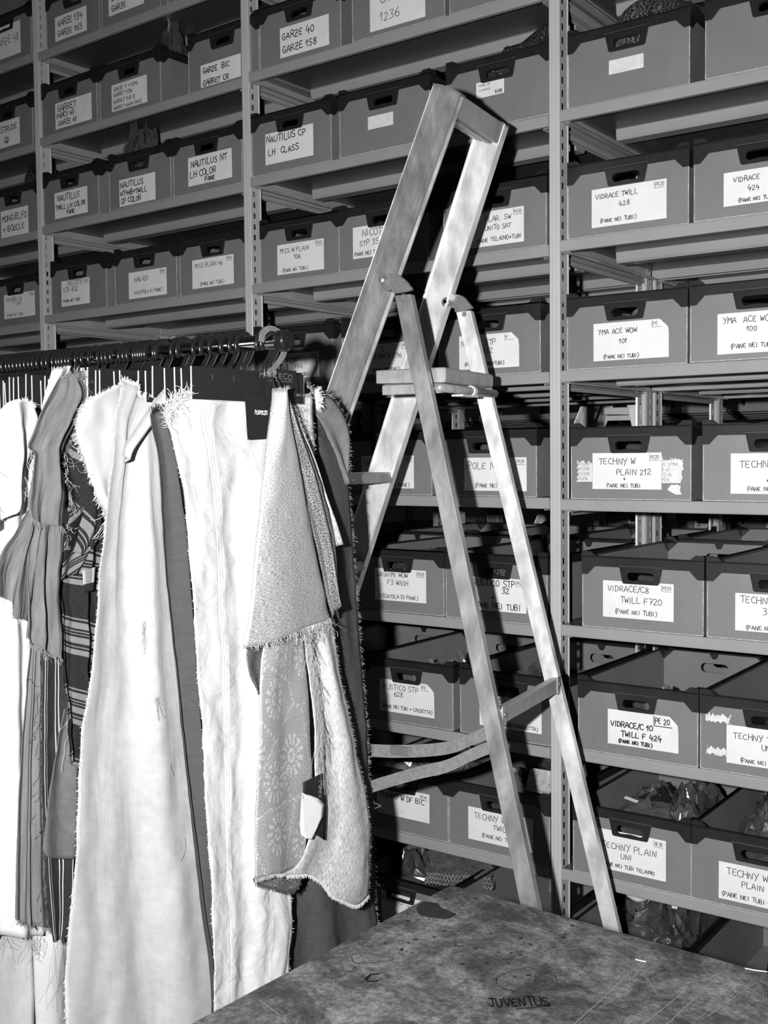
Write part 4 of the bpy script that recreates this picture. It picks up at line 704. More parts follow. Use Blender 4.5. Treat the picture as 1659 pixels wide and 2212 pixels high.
in_crate((2, 'A', 2), 'film_bundle', 'crumpled dark bag peeping over the crate marked NAUTILUS NT+HB+TWILL', 'bag', -.08, -.14, 0, .15, .12, .25, 6.2, FILM, .3)
in_crate((1, 'A', 1), 'knit_bundle', 'dark cloth poking out of the crate marked MONGUELFO', 'cloth', .02, -.10, 0, .2, .22, .245, 7.7, KNIT, .2)
in_crate((4, 'C', 1), 'film_bundle', 'plastic wrapped cloth inside the crate marked YMA ACE WOW 101', 'cloth', 0, -.02, 0, .28, .33, .14, 8.8, FILM_LIGHT, .15)
in_crate((3, 'F', 2), 'film_bundle', 'plastic wrapped roll inside the crate marked RUSTICO STP 628', 'cloth', .03, -.1, 0, .2, .16, .14, 9.1, FILM_LIGHT, .3)
in_crate((3, 'F', 3), 'film_bundle', 'dark wrapped cloth inside the crate marked RUSTICO STP 1288', 'cloth', 0, -.03, 0, .27, .3, .135, 10.1, FILM, .2)
in_crate((3, 'E', 3), 'striped_bundle', 'dark striped cloth inside the crate marked RUSTICO STP 32 plus', 'cloth', 0, -.08, 0, .27, .2, .145, 11.1, RIBBED, .08)
in_crate((3, 'E', 2), 'film_bundle', 'dull wrapped cloth inside the crate marked SASHIMI WOW', 'cloth', 0, -.08, 0, .27, .2, .145, 12.1, FILM, .1)
in_crate((3, 'G', 2), 'film_bundle', 'glossy plastic bag in the crate marked TECHNY W DF BIC', 'bag', 0, 0, 0, .28, .48, .16, 13.2, FILM_LIGHT, .35)
in_crate((3, 'G', 3), 'film_bundle', 'dark bag in the crate marked TECHNY W TWILL', 'bag', 0, -.03, 0, .28, .3, .15, 14.2, FILM, .3)
in_crate((4, 'G', 1), 'film_bundle', 'clear plastic bag with dark cloth in the crate marked TECHNY PLAIN UNI', 'bag', 0.02, -.04, 0, .27, .3, .17, 15.2, FILM, .3)
in_crate((4, 'G', 2), 'film_bundle', 'crumpled clear bag in the crate marked TECHNY W PLAIN C', 'bag', 0, 0, 0, .27, .36, .17, 16.2, FILM, .35)
in_crate((4, 'F', 1), 'film_bundle', 'small wrapped bundle low in the crate marked VIDRACE/C 10', 'bag', .04, -.08, 0, .18, .16, .12, 17.2, FILM_LIGHT, .3)
in_crate((4, 'H', 1), 'film_bundle', 'dark plastic bag of cloth in the lowest crate beside the ladder foot', 'bag', .0, 0, 0, .28, .48, .19, 18.2, FILM, .25)
in_crate((4, 'H', 2), 'film_bundle', 'dark crumpled cloth in the lowest crate at the right edge', 'bag', .05, 0, 0, .2, .3, .16, 19.2, KNIT, .25)
in_crate((3, 'H', 1), 'film_bundle', 'glossy black bag in the lowest crate left of the table corner', 'bag', -.03, -.06, 0, .24, .22, .17, 20.2, FILM, .35)
# folded houndstooth cloth lying in the lowest middle crate
def folded(name, label, key, dx, dy, dz, sx, sy, th, m, rz, tilt):
    t, x, a = CR[key]; (wx, wy, wz), an = bayM(key[0], 0.0, x + CW / 2 + dx, CD / 2 + dy, LEVELS[key[0]][key[1]] + dz)
    bm = bmesh.new()
    for k in range(3):
        z = k * th * 1.3; s = 1 - k * .03; vs = []
        n = 14
        g0 = [[bm.verts.new((sx * s * (i / n - .5) + .004 * math.sin(k * 3 + j), sy * s * (j / n - .5), z + th * zz + .006 * noise.noise(Vector((i * .3, j * .3, k * 3.0))))) for i in range(n + 1)] for zz in (0, 1) for j in range(n + 1)]
        A, B = g0[:n + 1], g0[n + 1:]
        for G in (A, B):
            for j in range(n):
                for i in range(n): bm.faces.new((G[j][i], G[j][i + 1], G[j + 1][i + 1], G[j + 1][i]))
        for j in range(n):
            bm.faces.new((A[j][0], A[j + 1][0], B[j + 1][0], B[j][0])); bm.faces.new((A[j][n], A[j + 1][n], B[j + 1][n], B[j][n]))
            bm.faces.new((A[0][j], A[0][j + 1], B[0][j + 1], B[0][j])); bm.faces.new((A[n][j], A[n][j + 1], B[n][j + 1], B[n][j]))
    o = obj(name, bm, m, None, (wx, wy, wz), smooth=False); o.rotation_euler = (tilt, tilt * .4, an + rz)
    return tag(o, label, 'cloth')
folded('folded_cloth', 'folded houndstooth check cloth in the lowest crate behind the table corner', (3, 'H', 1), .05, -.02, .165, .2, .3, .009, HOUND, .5, .12)
bm = bmesh.new()
for s in (-1, 1):
    tube(bm, catmull([(s * .004 + .012 * math.sin(k * 1.9 + s), k * .02 - .08, .004 * math.cos(k * 2.1 * s) + .01 * s) for k in range(9)], 4), .008, 6)
(wx, wy, wz), an = bayM(4, 0, CR[(4, 'H', 1)][1] + .15, .25, LEVELS[4]['H'] + .215)
o = obj('braided_cord', bm, ROPE, None, (wx, wy, wz), smooth=True); o.rotation_euler = (0, 0, -1.0); tag(o, 'pale twisted cord lying on the bag in the lowest right-hand crate', 'cord')

# loose bits seen in the crates
def flat_piece(name, label, cat, key, dx, dy, z, pts, m, rz=0, tx=0, ty=0, th=.0012):
    (wx, wy, wz), an = bayM(key[0], 0, CR[key][1] + CW / 2 + dx, CD / 2 + dy, LEVELS[key[0]][key[1]] + z)
    bm = bmesh.new(); prism(bm, [(a, b_, 0) for a, b_ in pts], (0, 0, th)); o = obj(name, bm, m, None, (wx, wy, wz)); o.rotation_euler = (tx, ty, an + rz); return tag(o, label, cat)
flat_piece('card_corner', 'black card corner poking from the bag in the crate marked TECHNY PLAIN UNI', 'card', (4, 'G', 1), .0, -.12, .172, [(-.05, 0), (.05, -.01), (.01, .07)], BLACKCARD, .2, .3)
flat_piece('paper_strip', 'white paper strip beside the black card corner in the TECHNY PLAIN UNI crate', 'paper', (4, 'G', 1), -.055, -.15, .172, [(-.02, 0), (.02, -.01), (.022, .0), (-.018, .01)], PAPER, .0, .3)
flat_piece('white_sticker', 'small white sticker on the dark bag in the lowest crate beside the ladder foot', 'sticker', (4, 'H', 1), .045, -.06, .205, [(-.012, -.010), (.012, -.010), (.012, .010), (-.012, .010)], PAPER, .2, .5)
bm = bmesh.new(); n = 10; rows = []
for i in range(n + 1):
    t_ = i / n; y = .0 + .04 * t_; z = -.012 + .052 * t_ * t_
    rows.append([bm.verts.new((x, y, z)) for x in [k * .004 for k in range(20)]])
for a_, c_ in zip(rows, rows[1:]):
    for k in range(19): bm.faces.new((a_[k], a_[k + 1], c_[k + 1], c_[k]))
(wx, wy, wz), an = bayM(3, 0, CR[(3, 'G', 3)][1] + .222, .03, LEVELS[3]['G'] + .195)
o = obj('cardboard_flap', bm, EDGE, None, (wx, wy, wz)); m_ = o.modifiers.new('t', 'SOLIDIFY'); m_.thickness = .003; tag(o, 'torn corrugated flap curling up in the crate marked TECHNY W TWILL', 'cardboard flap')
# ------------------------------------------------------------------ worktable
TZ = .80
TAB = mat('worn_table_surface', .06, .55, 0, .35, bump=.12, bscale=220)
nt, b, tc = nodes(TAB)
def nzt(scale, detail=8, rough=.65, dist=0.0, stretch=(1, 1, 1), rot=0.0):
    mp = nt.nodes.new('ShaderNodeMapping'); mp.inputs['Scale'].default_value = stretch; mp.inputs['Rotation'].default_value = (0, 0, rot); nt.links.new(tc.outputs['Object'], mp.inputs[0])
    n = nt.nodes.new('ShaderNodeTexNoise'); n.inputs['Scale'].default_value = scale; n.inputs['Detail'].default_value = detail; n.inputs['Roughness'].default_value = rough; n.inputs['Distortion'].default_value = dist
    nt.links.new(mp.outputs[0], n.inputs[0]); return n.outputs['Fac']
def rng(v, a, b_, c, d):
    r = nt.nodes.new('ShaderNodeMapRange'); r.inputs[1].default_value = a; r.inputs[2].default_value = b_; r.inputs[3].default_value = c; r.inputs[4].default_value = d; nt.links.new(v, r.inputs[0]); return r.outputs[0]
big = rng(nzt(6.5, 10, .78, .8, (1, 1.2, 1), .4), .44, .58, 0, 1)
fine = rng(nzt(110, 6, .8), .36, .64, .5, 1.45)
grain = rng(nzt(620, 2, .7), .36, .64, .6, 1.4)
lines = rng(nzt(3.5, 5, .6, .3, (4.0, .35, 1), .25), .56, .64, 0, .5)
pits = rng(nzt(36, 3, .6, .8), .66, .72, 1.0, .35)
v = math_node(nt, 'ADD', math_node(nt, 'MULTIPLY', big, .070), math_node(nt, 'MULTIPLY', lines, .075))
v = math_node(nt, 'ADD', v, .034)
mid = rng(nzt(24, 8, .75, .4), .42, .58, .7, 1.3)
v = math_node(nt, 'MULTIPLY', v, mid)
v = math_node(nt, 'MULTIPLY', v, fine); v = math_node(nt, 'MULTIPLY', v, grain); v = math_node(nt, 'MULTIPLY', v, pits)
nt.links.new(v, b.inputs['Base Color'])
TEDGE = mat('table_edge', .03, .5, var=.4, vscale=20)
MARK = mat('dark_pen_mark', .004, .9, spec=.1); SCR = mat('pale_scratch', .16, .6); STAIN = mat('dark_stain', .010, .5, var=.5, vscale=60)
TH = math.radians(-2.6)
RSTAIN = mat('ring_stain', .022, .6, var=.4, vscale=90)
tab = thing('worktable', 'worn scratched dark worktable in the foreground, corner pointing at the ladder', 'table', (-1.035, 1.624, 0), TH)
TX, TY = 1.75, -1.30
TR = Matrix.Rotation(-TH, 2)
def tl(p): q = TR @ Vector((p[0] + 1.035, p[1] - 1.624)); return (q.x, q.y)
bm = bmesh.new(); prism(bm, [(.006, 0, TZ), (TX, 0, TZ), (TX, TY, TZ), (0, TY, TZ), (0, -.006, TZ)], (0, 0, -.001)); obj('table_surface', bm, TAB, tab)
bm = bmesh.new(); box(bm, -.0015, TX + .0015, TY - .0015, .0015, TZ - .030, TZ - .0012); bevel(obj('table_edge', bm, TEDGE, tab), .001)
bm = bmesh.new(); box(bm, .06, TX - .06, TY + .06, -.06, TZ - .11, TZ - .031); obj('apron', bm, TEDGE, tab)
for x in (.05, TX - .11):
    for y in (-.11, TY + .05):
        bm = bmesh.new(); box(bm, x, x + .06, y, y + .06, 0, TZ - .031); bevel(obj('leg', bm, FROND, tab), .004)
bm = bmesh.new()
rnd = random.Random(3)
for a, c in TABLE['scratches']:
    a, c = tl(a), tl(c); n = 7
    P = [(a[0] + (c[0] - a[0]) * i / n + rnd.uniform(-.0007, .0007), a[1] + (c[1] - a[1]) * i / n + rnd.uniform(-.0007, .0007)) for i in range(n + 1)]
    stroke(bm, P, rnd.choice((.0007, .001, .0013)), TZ + .0004, 'XY')
for i in range(110):
    x, y = rnd.uniform(.02, 1.1), rnd.uniform(-.95, -.02); a = rnd.gauss(1.0, .5) if rnd.random() < .6 else rnd.uniform(0, PI); l = rnd.expovariate(28) + .008
    P = [(x + math.cos(a + k * .05) * l * k / 4, y - math.sin(a + k * .05) * l * k / 4) for k in range(5)]
    stroke(bm, [(max(.005, p[0]), min(-.005, p[1])) for p in P], rnd.choice((.0003, .0004, .0006)), TZ + .0004, 'XY')
obj('scratches', bm, SCR, tab)['kind'] = 'stuff'
bm = bmesh.new()
for poly in (TABLE['darkstain'],):
    pts = catmull([(*tl(p), 0) for p in poly + poly[:1]], 5)[:-1]
    pts = [(p.x + rnd.uniform(-.0015, .0015), p.y + rnd.uniform(-.0015, .0015), TZ + .0003) for p in pts]; prism(bm, pts, (0, 0, .0001))
obj('ink_stain', bm, STAIN, tab); bm = bmesh.new()
for i in range(46):
    x, y, r0 = rnd.uniform(.0, .30), rnd.uniform(-.26, -.02), rnd.uniform(.0010, .0042)
    x = max(.01, x); prism(bm, [(x + math.cos(k * PI / 5) * r0 * rnd.uniform(.7, 1.3), y + math.sin(k * PI / 5) * r0 * rnd.uniform(.7, 1.3), TZ + .0003) for k in range(10)], (0, 0, .0001))
obj('ink_splatter', bm, STAIN, tab)['kind'] = 'stuff'
bm = bmesh.new()
for ln in (TABLE['ring'] + TABLE['ring'][:1], TABLE['ring2'], TABLE['outline1'] + TABLE['outline1'][:1]):
    pts = catmull([(*tl(p), 0) for p in ln], 6); stroke(bm, [(p.x + rnd.uniform(-.0022, .0022) + .006 * noise.noise(Vector((p.x * 30, p.y * 30, 1))), p.y + rnd.uniform(-.0018, .0018) + .006 * noise.noise(Vector((p.x * 30, p.y * 30, 5)))) for p in pts], .0019, TZ + .0005, 'XY')
obj('ring_stain', bm, RSTAIN, tab)
bm = bmesh.new()
j0, j1, j2 = [Vector(tl(p)) for p in TABLE['juv']]
ex = (j1 - j0).normalized(); Lj = (j1 - j0).length
tmp = bmesh.new(); xe = write(tmp, 'JUVENTUS', 0, 0, .020, .0034, rnd, yoff=0, sx=1.0)
stroke(tmp, [(xe * .42, -.006), (xe * .7, -.004), (xe * .98, .0)], .0018, 0)
ey = Vector((-ex.y, ex.x))
vm = {}
for v_ in tmp.verts:
    q = j0 + ex * (v_.co.x / xe * Lj) + ey * (v_.co.z * 1.15 + v_.co.x*.0); vm[v_] = bm.verts.new((q.x, q.y, TZ + .0005))
for f in tmp.faces: bm.faces.new([vm[v_] for v_ in f.verts])
tmp.free()
stroke(bm, [tl(p) for p in TABLE['cmark'][0]], .004, TZ + .0005, 'XY')
obj('pen_writing', bm, MARK, tab)
for i, s in enumerate(TABLE['strand']):
    bm = bmesh.new(); tube(bm, [(*tl(p), TZ + .001) for p in s], .0007, 5)
    o = obj('thread_end', bm, CORE); tab_m = Matrix.Translation((-1.035, 1.624, 0)) @ Matrix.Rotation(TH, 4, 'Z'); o.data.transform(tab_m)
    tag(o, ['short white thread lying on the worktable', 'white twisted thread at the right edge of the worktable'][i], 'thread')

# ------------------------------------------------------------------ stepladder
ANG = .1405; W0 = 2.1656 * 1.03; WID = .294 * 1.03; KS = .049; KL = .036; A0, B0 = -.0144, .0124
LU = Vector((math.cos(ANG), math.sin(ANG), 0)); LW = Vector((-math.sin(ANG), math.cos(ANG), 0))
ZH = 1.55 + .3605
S_L = lambda z: -1.3715 + .3965 * (z - 1.55)
S_R = lambda z: -1.2945 + .3965 * (z - 1.55)
G_L = lambda z: -1.0508 - .2360 * (z - 1.55)
G_R = lambda z: -1.0122 - .2360 * (z - 1.55)
def WA(z): return W0 - KS * (ZH - z)
def WB(z): return W0 + WID + KS * (ZH - z)
def WLA(z): return W0 + A0 - KL * (ZH - z)
def WLB(z): return W0 + WID + B0 + KL * (ZH - z)
SO = -1.45; WO = W0 + .15           # the ladder's own origin, on the floor between its feet
def lp(s, w, z): return (s - SO, w - WO, z)
org = LU * SO + LW * WO
lad = thing('stepladder', 'tall open aluminium stepladder leaning in an A shape before the racks', 'ladder', (org.x, org.y, 0), ANG)
def quad_rail(bm, f, z0, z1, n=1):
    """f(z)-> four (s,w) corners; sweeps between heights"""
    rows = []
    for i in range(n + 1):
        z = z0 + (z1 - z0) * i / n; rows.append([bm.verts.new(lp(s, w, z + dz)) for s, w, dz in f(z)])
    for a, b_ in zip(rows, rows[1:]):
        for k in range(len(a)): bm.faces.new((a[k], a[(k + 1) % len(a)], b_[(k + 1) % len(a)], b_[k]))
    bm.faces.new(rows[0]); bm.faces.new(rows[-1][::-1])
ZT = 1.55 + .803
# side rails: outer face with two raised ribs; their tops are cut square
def stile(side):
    bm = bmesh.new(); wf = WA if side == 'A' else WB; d = .024 if side == 'A' else -.024
    o = -.0016 if side == 'A' else .0016
    def prof(top):
        fr = [(0, .4), (.03, 0), (.20, 0), (.215, 1), (.235, 1), (.25, 0), (.73, 0), (.745, 1), (.765, 1), (.78, 0), (.975, 0), (1, .4)]
        out = []
        return fr
    rows = []
    for z, top in ((0.0, 0), (ZT, 1)):
        row = []
        for fx, r_ in prof(top):
            zz = z - (.030 * fx if top else 0)
            s = S_L(zz) + (S_R(zz) - S_L(zz)) * fx; row.append(bm.verts.new(lp(s, wf(zz) + (o * r_ if r_ > 0 else -o * r_ * 2) , zz)))
        zz = z - (.030 if top else 0); s = S_R(zz)
        for ds, dd in ((0, .0035), (-.007, .0045), (-.007, .0190), (0, .0200), (0, .024)): row.append(bm.verts.new(lp(s + ds, wf(zz) + dd, zz)))
        s = S_L(z); row.append(bm.verts.new(lp(s, wf(z) + d, z)))
        rows.append(row)
    a, b_ = rows; n = len(a)
    for k in range(n): bm.faces.new((a[k], a[(k + 1) % n], b_[(k + 1) % n], b_[k]))
    bmesh.ops.triangulate(bm, faces=[bm.faces.new(a), bm.faces.new(b_[::-1])])
    return bm
def stile_b():
    # far rail is an open channel facing the near one: web with two flanges and a bright lip
    bm = bmesh.new()
    def f(z):
        sl, sr, w = S_L(z), S_R(z), WB(z)
        return [(sl, w - .001, 0), (sl + .003, w - .001, 0), (sl + .004, w + .003, 0), (sr - .007, w + .003, -.030), (sr - .006, w - .004, -.030), (sr, w - .004, -.030), (sr + .0, w + .022, -.030), (sl, w + .022, 0)]
    rows = []
    for z in (0.031, ZT):
        rows.append([bm.verts.new(lp(s + (.3965 * dz), w + KS * -dz * -0, z + dz)) for s, w, dz in f(z)])
    a, b_ = rows; n = len(a)
    for k in range(n): bm.faces.new((a[k], a[(k + 1) % n], b_[(k + 1) % n], b_[k]))
    bm.faces.new(a); bm.faces.new(b_[::-1]); return bm
sA = obj('side_rail', stile('A'), ALU, lad); sB = obj('side_rail', stile_b(), ALU_LIT, lad)
def cap(parent, wf, d, o_):
    bm = bmesh.new(); pts = []
    n = 10
    for k in range(n + 1):
        fx = k / n; zz = ZT - .030 * fx + .004 * math.sin(PI * fx)
        pts.append((S_L(ZT) + (S_R(ZT - .03) - S_L(ZT)) * fx, zz))
    lo = [(s, z - .006) for s, z in pts[::-1]]
    prism(bm, [lp(s, wf(ZT) - o_, z + .002) for s, z in pts + lo], tuple(Vector((0, d, 0)))); return obj('end_cap', bm, CAST, parent)
cap(sA, WA, .028, .002); cap(sB, WB, .026, .003)
for s_, wf, d in (('A', WA, .026), ('B', WB, .022)):
    bm = bmesh.new(); box(bm, S_L(0) - SO - .004, S_R(0) - SO + .004, wf(0) - WO - .002, wf(0) - WO + .026, 0, .035); obj('rubber_foot', bm, RIM, lad)
def cross(name, s0, s1, z0, z1, wa, wb, m=ALU, bev=.002, tilt=0.0):
    bm = bmesh.new(); pts = [(s0, z0), (s1, z0), (s1, z1), (s0, z1)]
    cs, cz = (s0 + s1) / 2, (z0 + z1) / 2
    R_ = [((s - cs) * math.cos(tilt) - (z - cz) * math.sin(tilt) + cs, (s - cs) * math.sin(tilt) + (z - cz) * math.cos(tilt) + cz) for s, z in pts]
    prism(bm, [lp(s, wa, z) for s, z in R_], (0, wb - wa, 0)); o = obj(name, bm, m, lad)
    if bev: bevel(o, bev)
    return o
# top rung, square to the rails
zt = ZT - .030
bm = bmesh.new(); dirr = Vector((.3965, 0, 1)).normalized(); per = Vector((1, 0, -.3965)).normalized()
c0 = Vector(lp(S_R(zt), 0, zt)); 
hook_pts = [c0 - per * .0015, c0 - dirr * .046 - per * .0015, c0 - dirr * .046 - per * .076, c0 - per * .076]
ya, yb = WA(zt) + .024 - WO, WB(zt) + .003 - WO
for p in hook_pts: p.y = ya
prism(bm, hook_pts, (0, yb - ya, 0)); tr = obj('top_rung', bm, ALU_DULL, lad); bevel(tr, .002)
bm = bmesh.new()
for k in (.022, .034, .05, .062):
    p = c0 - dirr * .0475 - per * k; box(bm, p.x - .002, p.x + .002, ya, yb, p.z - .004, p.z + .001)
obj('rib', bm, ALU, tr)
# steps between the side rails
for zs in (1.506, 1.276, 1.046, .816, .586, .356, .126):
    wa, wb = WA(zs) + .022, WB(zs) + .003
    o = cross('step', S_L(zs) + .004, S_R(zs) - .006, zs - .026, zs, wa, wb, ALU_DULL, .0025)
    bm = bmesh.new()
    for k in range(5):
        s = S_L(zs) + .014 + k * .012; box(bm, s - SO, s - SO + .003, wa - WO, wb - WO, zs - .0005, zs + .0012)
    obj('tread_rib', bm, ALU, o)
# rear legs
def leg(side):
    bm = bmesh.new(); wf = WLA if side == 'A' else WLB; d = .020
    def f(z): w = wf(z); return [(G_L(z), w, 0), (G_L(z) + .001, w - .0003, 0), (G_R(z) - .0012, w - .0003, 0), (G_R(z), w + .0006, 0), (G_R(z), w + d, 0), (G_L(z), w + d, 0)]
    quad_rail(bm, f, 0.0, 1.55 + .350); return obj('rear_leg', bm, ALU if side == 'A' else ALU_LIT, lad)
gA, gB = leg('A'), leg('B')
for wf in (WLA, WLB):
    bm = bmesh.new(); box(bm, G_L(0) - SO - .003, G_R(0) - SO + .003, wf(0) - WO - .003, wf(0) - WO + .023, 0, .03); obj('rubber_foot', bm, RIM, lad)
# cast hinge plates and bolts
def disc(bm, c, r, d, n=20, dome=0.0):
    a = [bm.verts.new((c[0] + math.cos(2 * PI * k / n) * r, c[1], c[2] + math.sin(2 * PI * k / n) * r)) for k in range(n)]
    b_ = [bm.verts.new((v.co.x + (c[0] - v.co.x) * .25, c[1] + d, v.co.z + (c[2] - v.co.z) * .25)) for v in a]
    for k in range(n): bm.faces.new((a[k], a[(k + 1) % n], b_[(k + 1) % n], b_[k]))
    bm.faces.new(a); bm.faces.new(b_[::-1])
pa = catmull([(s, 0, z) for s, z in LADDER['plateA'] + LADDER['plateA'][:1]], 4)[:-1]
wpa = W0 + A0 - .004
bm = bmesh.new(); prism(bm, [lp(p.x, wpa, p.z) for p in pa], (0, .012, 0)); hpA = obj('hinge_plate', bm, CAST, lad); bevel(hpA, .0015)
sb, zb = LADDER['boltA']
bm = bmesh.new(); disc(bm, lp(sb, wpa, zb), .0085, -.007); obj('bolt', bm, ALU, hpA, None, True)
bm = bmesh.new()
rib = catmull([lp(sb + .010, wpa - .001, zb + .012), lp(sb + .026, wpa - .001, zb + .012), lp(sb + .045, wpa - .001, zb - .002), lp(sb + .056, wpa - .001, zb - .022), lp(sb + .040, wpa - .001, zb - .026), lp(sb + .030, wpa - .001, zb - .030), lp(sb + .022, wpa - .001, zb - .016), lp(sb + .012, wpa - .001, zb - .008), lp(sb + .018, wpa - .001, zb + .004), lp(sb + .010, wpa - .001, zb + .012)], 4)
tube(bm, rib, .0011, 6); obj('moulded_rim', bm, ALU, hpA)
zr = 1.55 + .333 * 1.03; sr = (G_L(zr) + G_R(zr)) / 2
bm = bmesh.new(); disc(bm, lp(sr, WLA(zr) + .0, zr), .0095, -.003); obj('rivet', bm, ALU, gA)
pb = catmull([(s, 0, z) for s, z in LADDER['plateB'] + LADDER['plateB'][:1]], 4)[:-1]
wpb = W0 + WID + B0 - .002
bm = bmesh.new(); prism(bm, [lp(p.x, wpb, p.z) for p in pb], (0, .014, 0)); hpB = obj('hinge_plate', bm, CAST, lad); bevel(hpB, .0015)
bm = bmesh.new(); disc(bm, lp(sr, WLB(zr), zr), .007, -.003); obj('rivet', bm, ALU, gB)
sb2, zb2 = LADDER['boltB']
bm = bmesh.new(); disc(bm, lp(sb2, WB(zb2) + .002, zb2), .0125, -.003); wsh = obj('washer', bm, CAST, sB)
bm = bmesh.new(); disc(bm, lp(sb2, WB(zb2) - .001, zb2), .0065, -.005); obj('bolt', bm, CHROME, wsh)
# platform with rounded front, pivot rod and clip
zp1, zp0 = 1.55 + .192, 1.55 + .158
bm = bmesh.new(); s0, s1 = -1.205, -1.030
wa, wb = W0 + .026, W0 + WID - .004
pts = [(s0, zp0 + .004), (s1 - .004, zp0), (s1, zp0 + .006), (s1, zp1 - .004), (s1 - .004, zp1), (s0, zp1)]
prism(bm, [lp(s, wa, z) for s, z in pts], (0, wb - wa, 0)); plat = obj('platform', bm, ALU_DULL, lad); bevel(plat, .003)
bm = bmesh.new(); box(bm, -1.19 - SO, -1.045 - SO, wa - WO + .004, wa - WO + .02, zp0 - .022, zp0 - .001); obj('under_bracket', bm, ALU_DULL, plat)
bm = bmesh.new(); disc(bm, lp(-1.085, wa + .004, zp0 - .010), .007, -.006); obj('bolt', bm, CHROME, plat)
bm = bmesh.new(); tube(bm, [lp(-1.036, WLA(zp0) + .018, zp0 - .012), lp(-1.036, WLB(zp0) + .002, zp0 - .012)], .0095, 14); rod = obj('pivot_rod', bm, ALU_DULL, lad, None, True)
bm = bmesh.new()
tube(bm, [lp(-1.036, W0 + .175, zp0 - .012), lp(-1.036, W0 + .19, zp0 - .012)], .0125, 14); box(bm, -1.05 - SO, -1.022 - SO, W0 + .10 - WO, W0 + .19 - WO, zp0 - .027, zp0 - .023); obj('plastic_clip', bm, CORE, rod)
bm = bmesh.new(); disc(bm, lp(-1.036, WLB(zp0) + .001, zp0 - .014), .007, -.005); obj('bolt', bm, CHROME, rod)
# brace joining the rear legs
z0, z1 = .988, 1.026
zc = 1.0; wa, wb = WLA(zc) + .020, WLB(zc) + .0006
s = G_R(zc)
bm = bmesh.new(); box(bm, s - .020 - SO, s + .001 - SO, wa - WO, wb - WO, z0 - .014, z1 - .018); br = obj('cross_brace', bm, ALU_DULL, lad); bevel(br, .003)
for yy in (wa + .0, wb - .022):
    bm = bmesh.new(); box(bm, s - SO, s + .0035 - SO, yy - WO, yy + .022 - WO, z0 - .018, z1 - .013); bk = obj('brace_bracket', bm, ALU, br); bevel(bk, .0015)
    bm = bmesh.new(); c = (s + .0035 - SO, yy + .011 - WO, .995)
    n = 16; a = [bm.verts.new((c[0], c[1] + math.cos(2 * PI * k / n) * .006, c[2] + math.sin(2 * PI * k / n) * .006)) for k in range(n)]
    t_ = [bm.verts.new((c[0] + .003, v_.co.y * .7 + c[1] * .3, v_.co.z * .7 + c[2] * .3)) for v_ in a]
    for k in range(n): bm.faces.new((a[k], a[(k + 1) % n], t_[(k + 1) % n], t_[k]))
    bm.faces.new(t_); obj('rivet', bm, CAST, bk)
# webbing straps between front rails and rear legs
for key, dw in (('strap1', .045), ('strap2', .0)):
    P = [(p[0], p[1]) for p in LADDER[key]]
    P = [(-1.26, P[-1][1] + .012)] + P[::-1][1:] + [(G_L(P[0][1]) + .012, P[0][1] - .003)]
    pts = catmull([lp(a, (WLA(c) + .012 + dw * (1 + .0)), c) for a, c in P], 5)
    bm = bmesh.new(); ribbon(bm, pts, Vector((0, .004, .0125)), .0009, Vector((0, 1, -.3)).normalized()); st = obj('webbing_strap', bm, WEB, lad)
    bm = bmesh.new()
    for sg in (-1, 1): tube(bm, [p + Vector((0, .004, .0125)) * sg for p in pts], .0012, 5)
    obj('strap_edging', bm, ALU_DULL, st)
bm = bmesh.new(); P1 = LADDER['strap1']; p = Vector(lp(P1[4][0] + .03, WLA(.88) + .055, P1[4][1] + .004)); box(bm, p.x - .03, p.x + .02, p.y - .004, p.y + .004, p.z - .010, p.z + .010); bevel(obj('strap_buckle', bm, CAST, lad), .002)
# a second ladder stands in the aisle behind the racks
l2 = copy_tree(lad); l2.location = (-2.03 - .276, 4.55 - .07, 0); l2.rotation_euler = (0, 0, .25); l2['label'] = 'second stepladder standing in the dim aisle behind the racks'

# ------------------------------------------------------------------ clothes rail
RX, RY, RZ = RAIL_END
rail = thing('clothes_rail', 'chrome clothes rail on a stand, packed with black sample hangers', 'clothes rail', (-2.75, RY, 0))
ox, oy = -2.75, RY
bm = bmesh.new(); tube(bm, [(-3.4 - ox, 0, RZ), (RX - .004 - ox, 0, RZ)], .0145, 24); obj('chrome_bar', bm, CHROME, rail, None, True)
bm = bmesh.new(); tube(bm, [(RX - .020 - ox, 0, RZ), (RX - .002 - ox, 0, RZ), (RX + .002 - ox, 0, RZ)], [.0195, .0195, .017], 24); ec = obj('end_cap', bm, BLACKGLOSS, rail)
bm = bmesh.new()
for k in range(2):
    a = PI / 4 + k * PI / 2; tube(bm, [(RX + .0025 - ox, math.cos(a) * .014, RZ + math.sin(a) * .014), (RX + .0025 - ox, -math.cos(a) * .014, RZ - math.sin(a) * .014)], .0016, 6)
obj('cap_ribs', bm, BLACKGLOSS, ec)
for x in (-2.62, -3.3):
    bm = bmesh.new(); tube(bm, [(x - ox, 0, .05), (x - ox, 0, RZ - .01)], .014, 16); obj('post', bm, CHROME, rail, None, True)
    bm = bmesh.new(); tube(bm, [(x - ox, -.3, .04), (x - ox, .3, .04)], .016, 12); obj('base_bar', bm, CHROME, rail, None, True)
    for y in (-.28, .28):
        bm = bmesh.new(); tube(bm, [(x - ox - .012, y, .022), (x - ox + .012, y, .022)], .022, 16); obj('caster', bm, RIM, rail)
CT, CB_ = 1.712, 1.654          # top and bottom of a header card
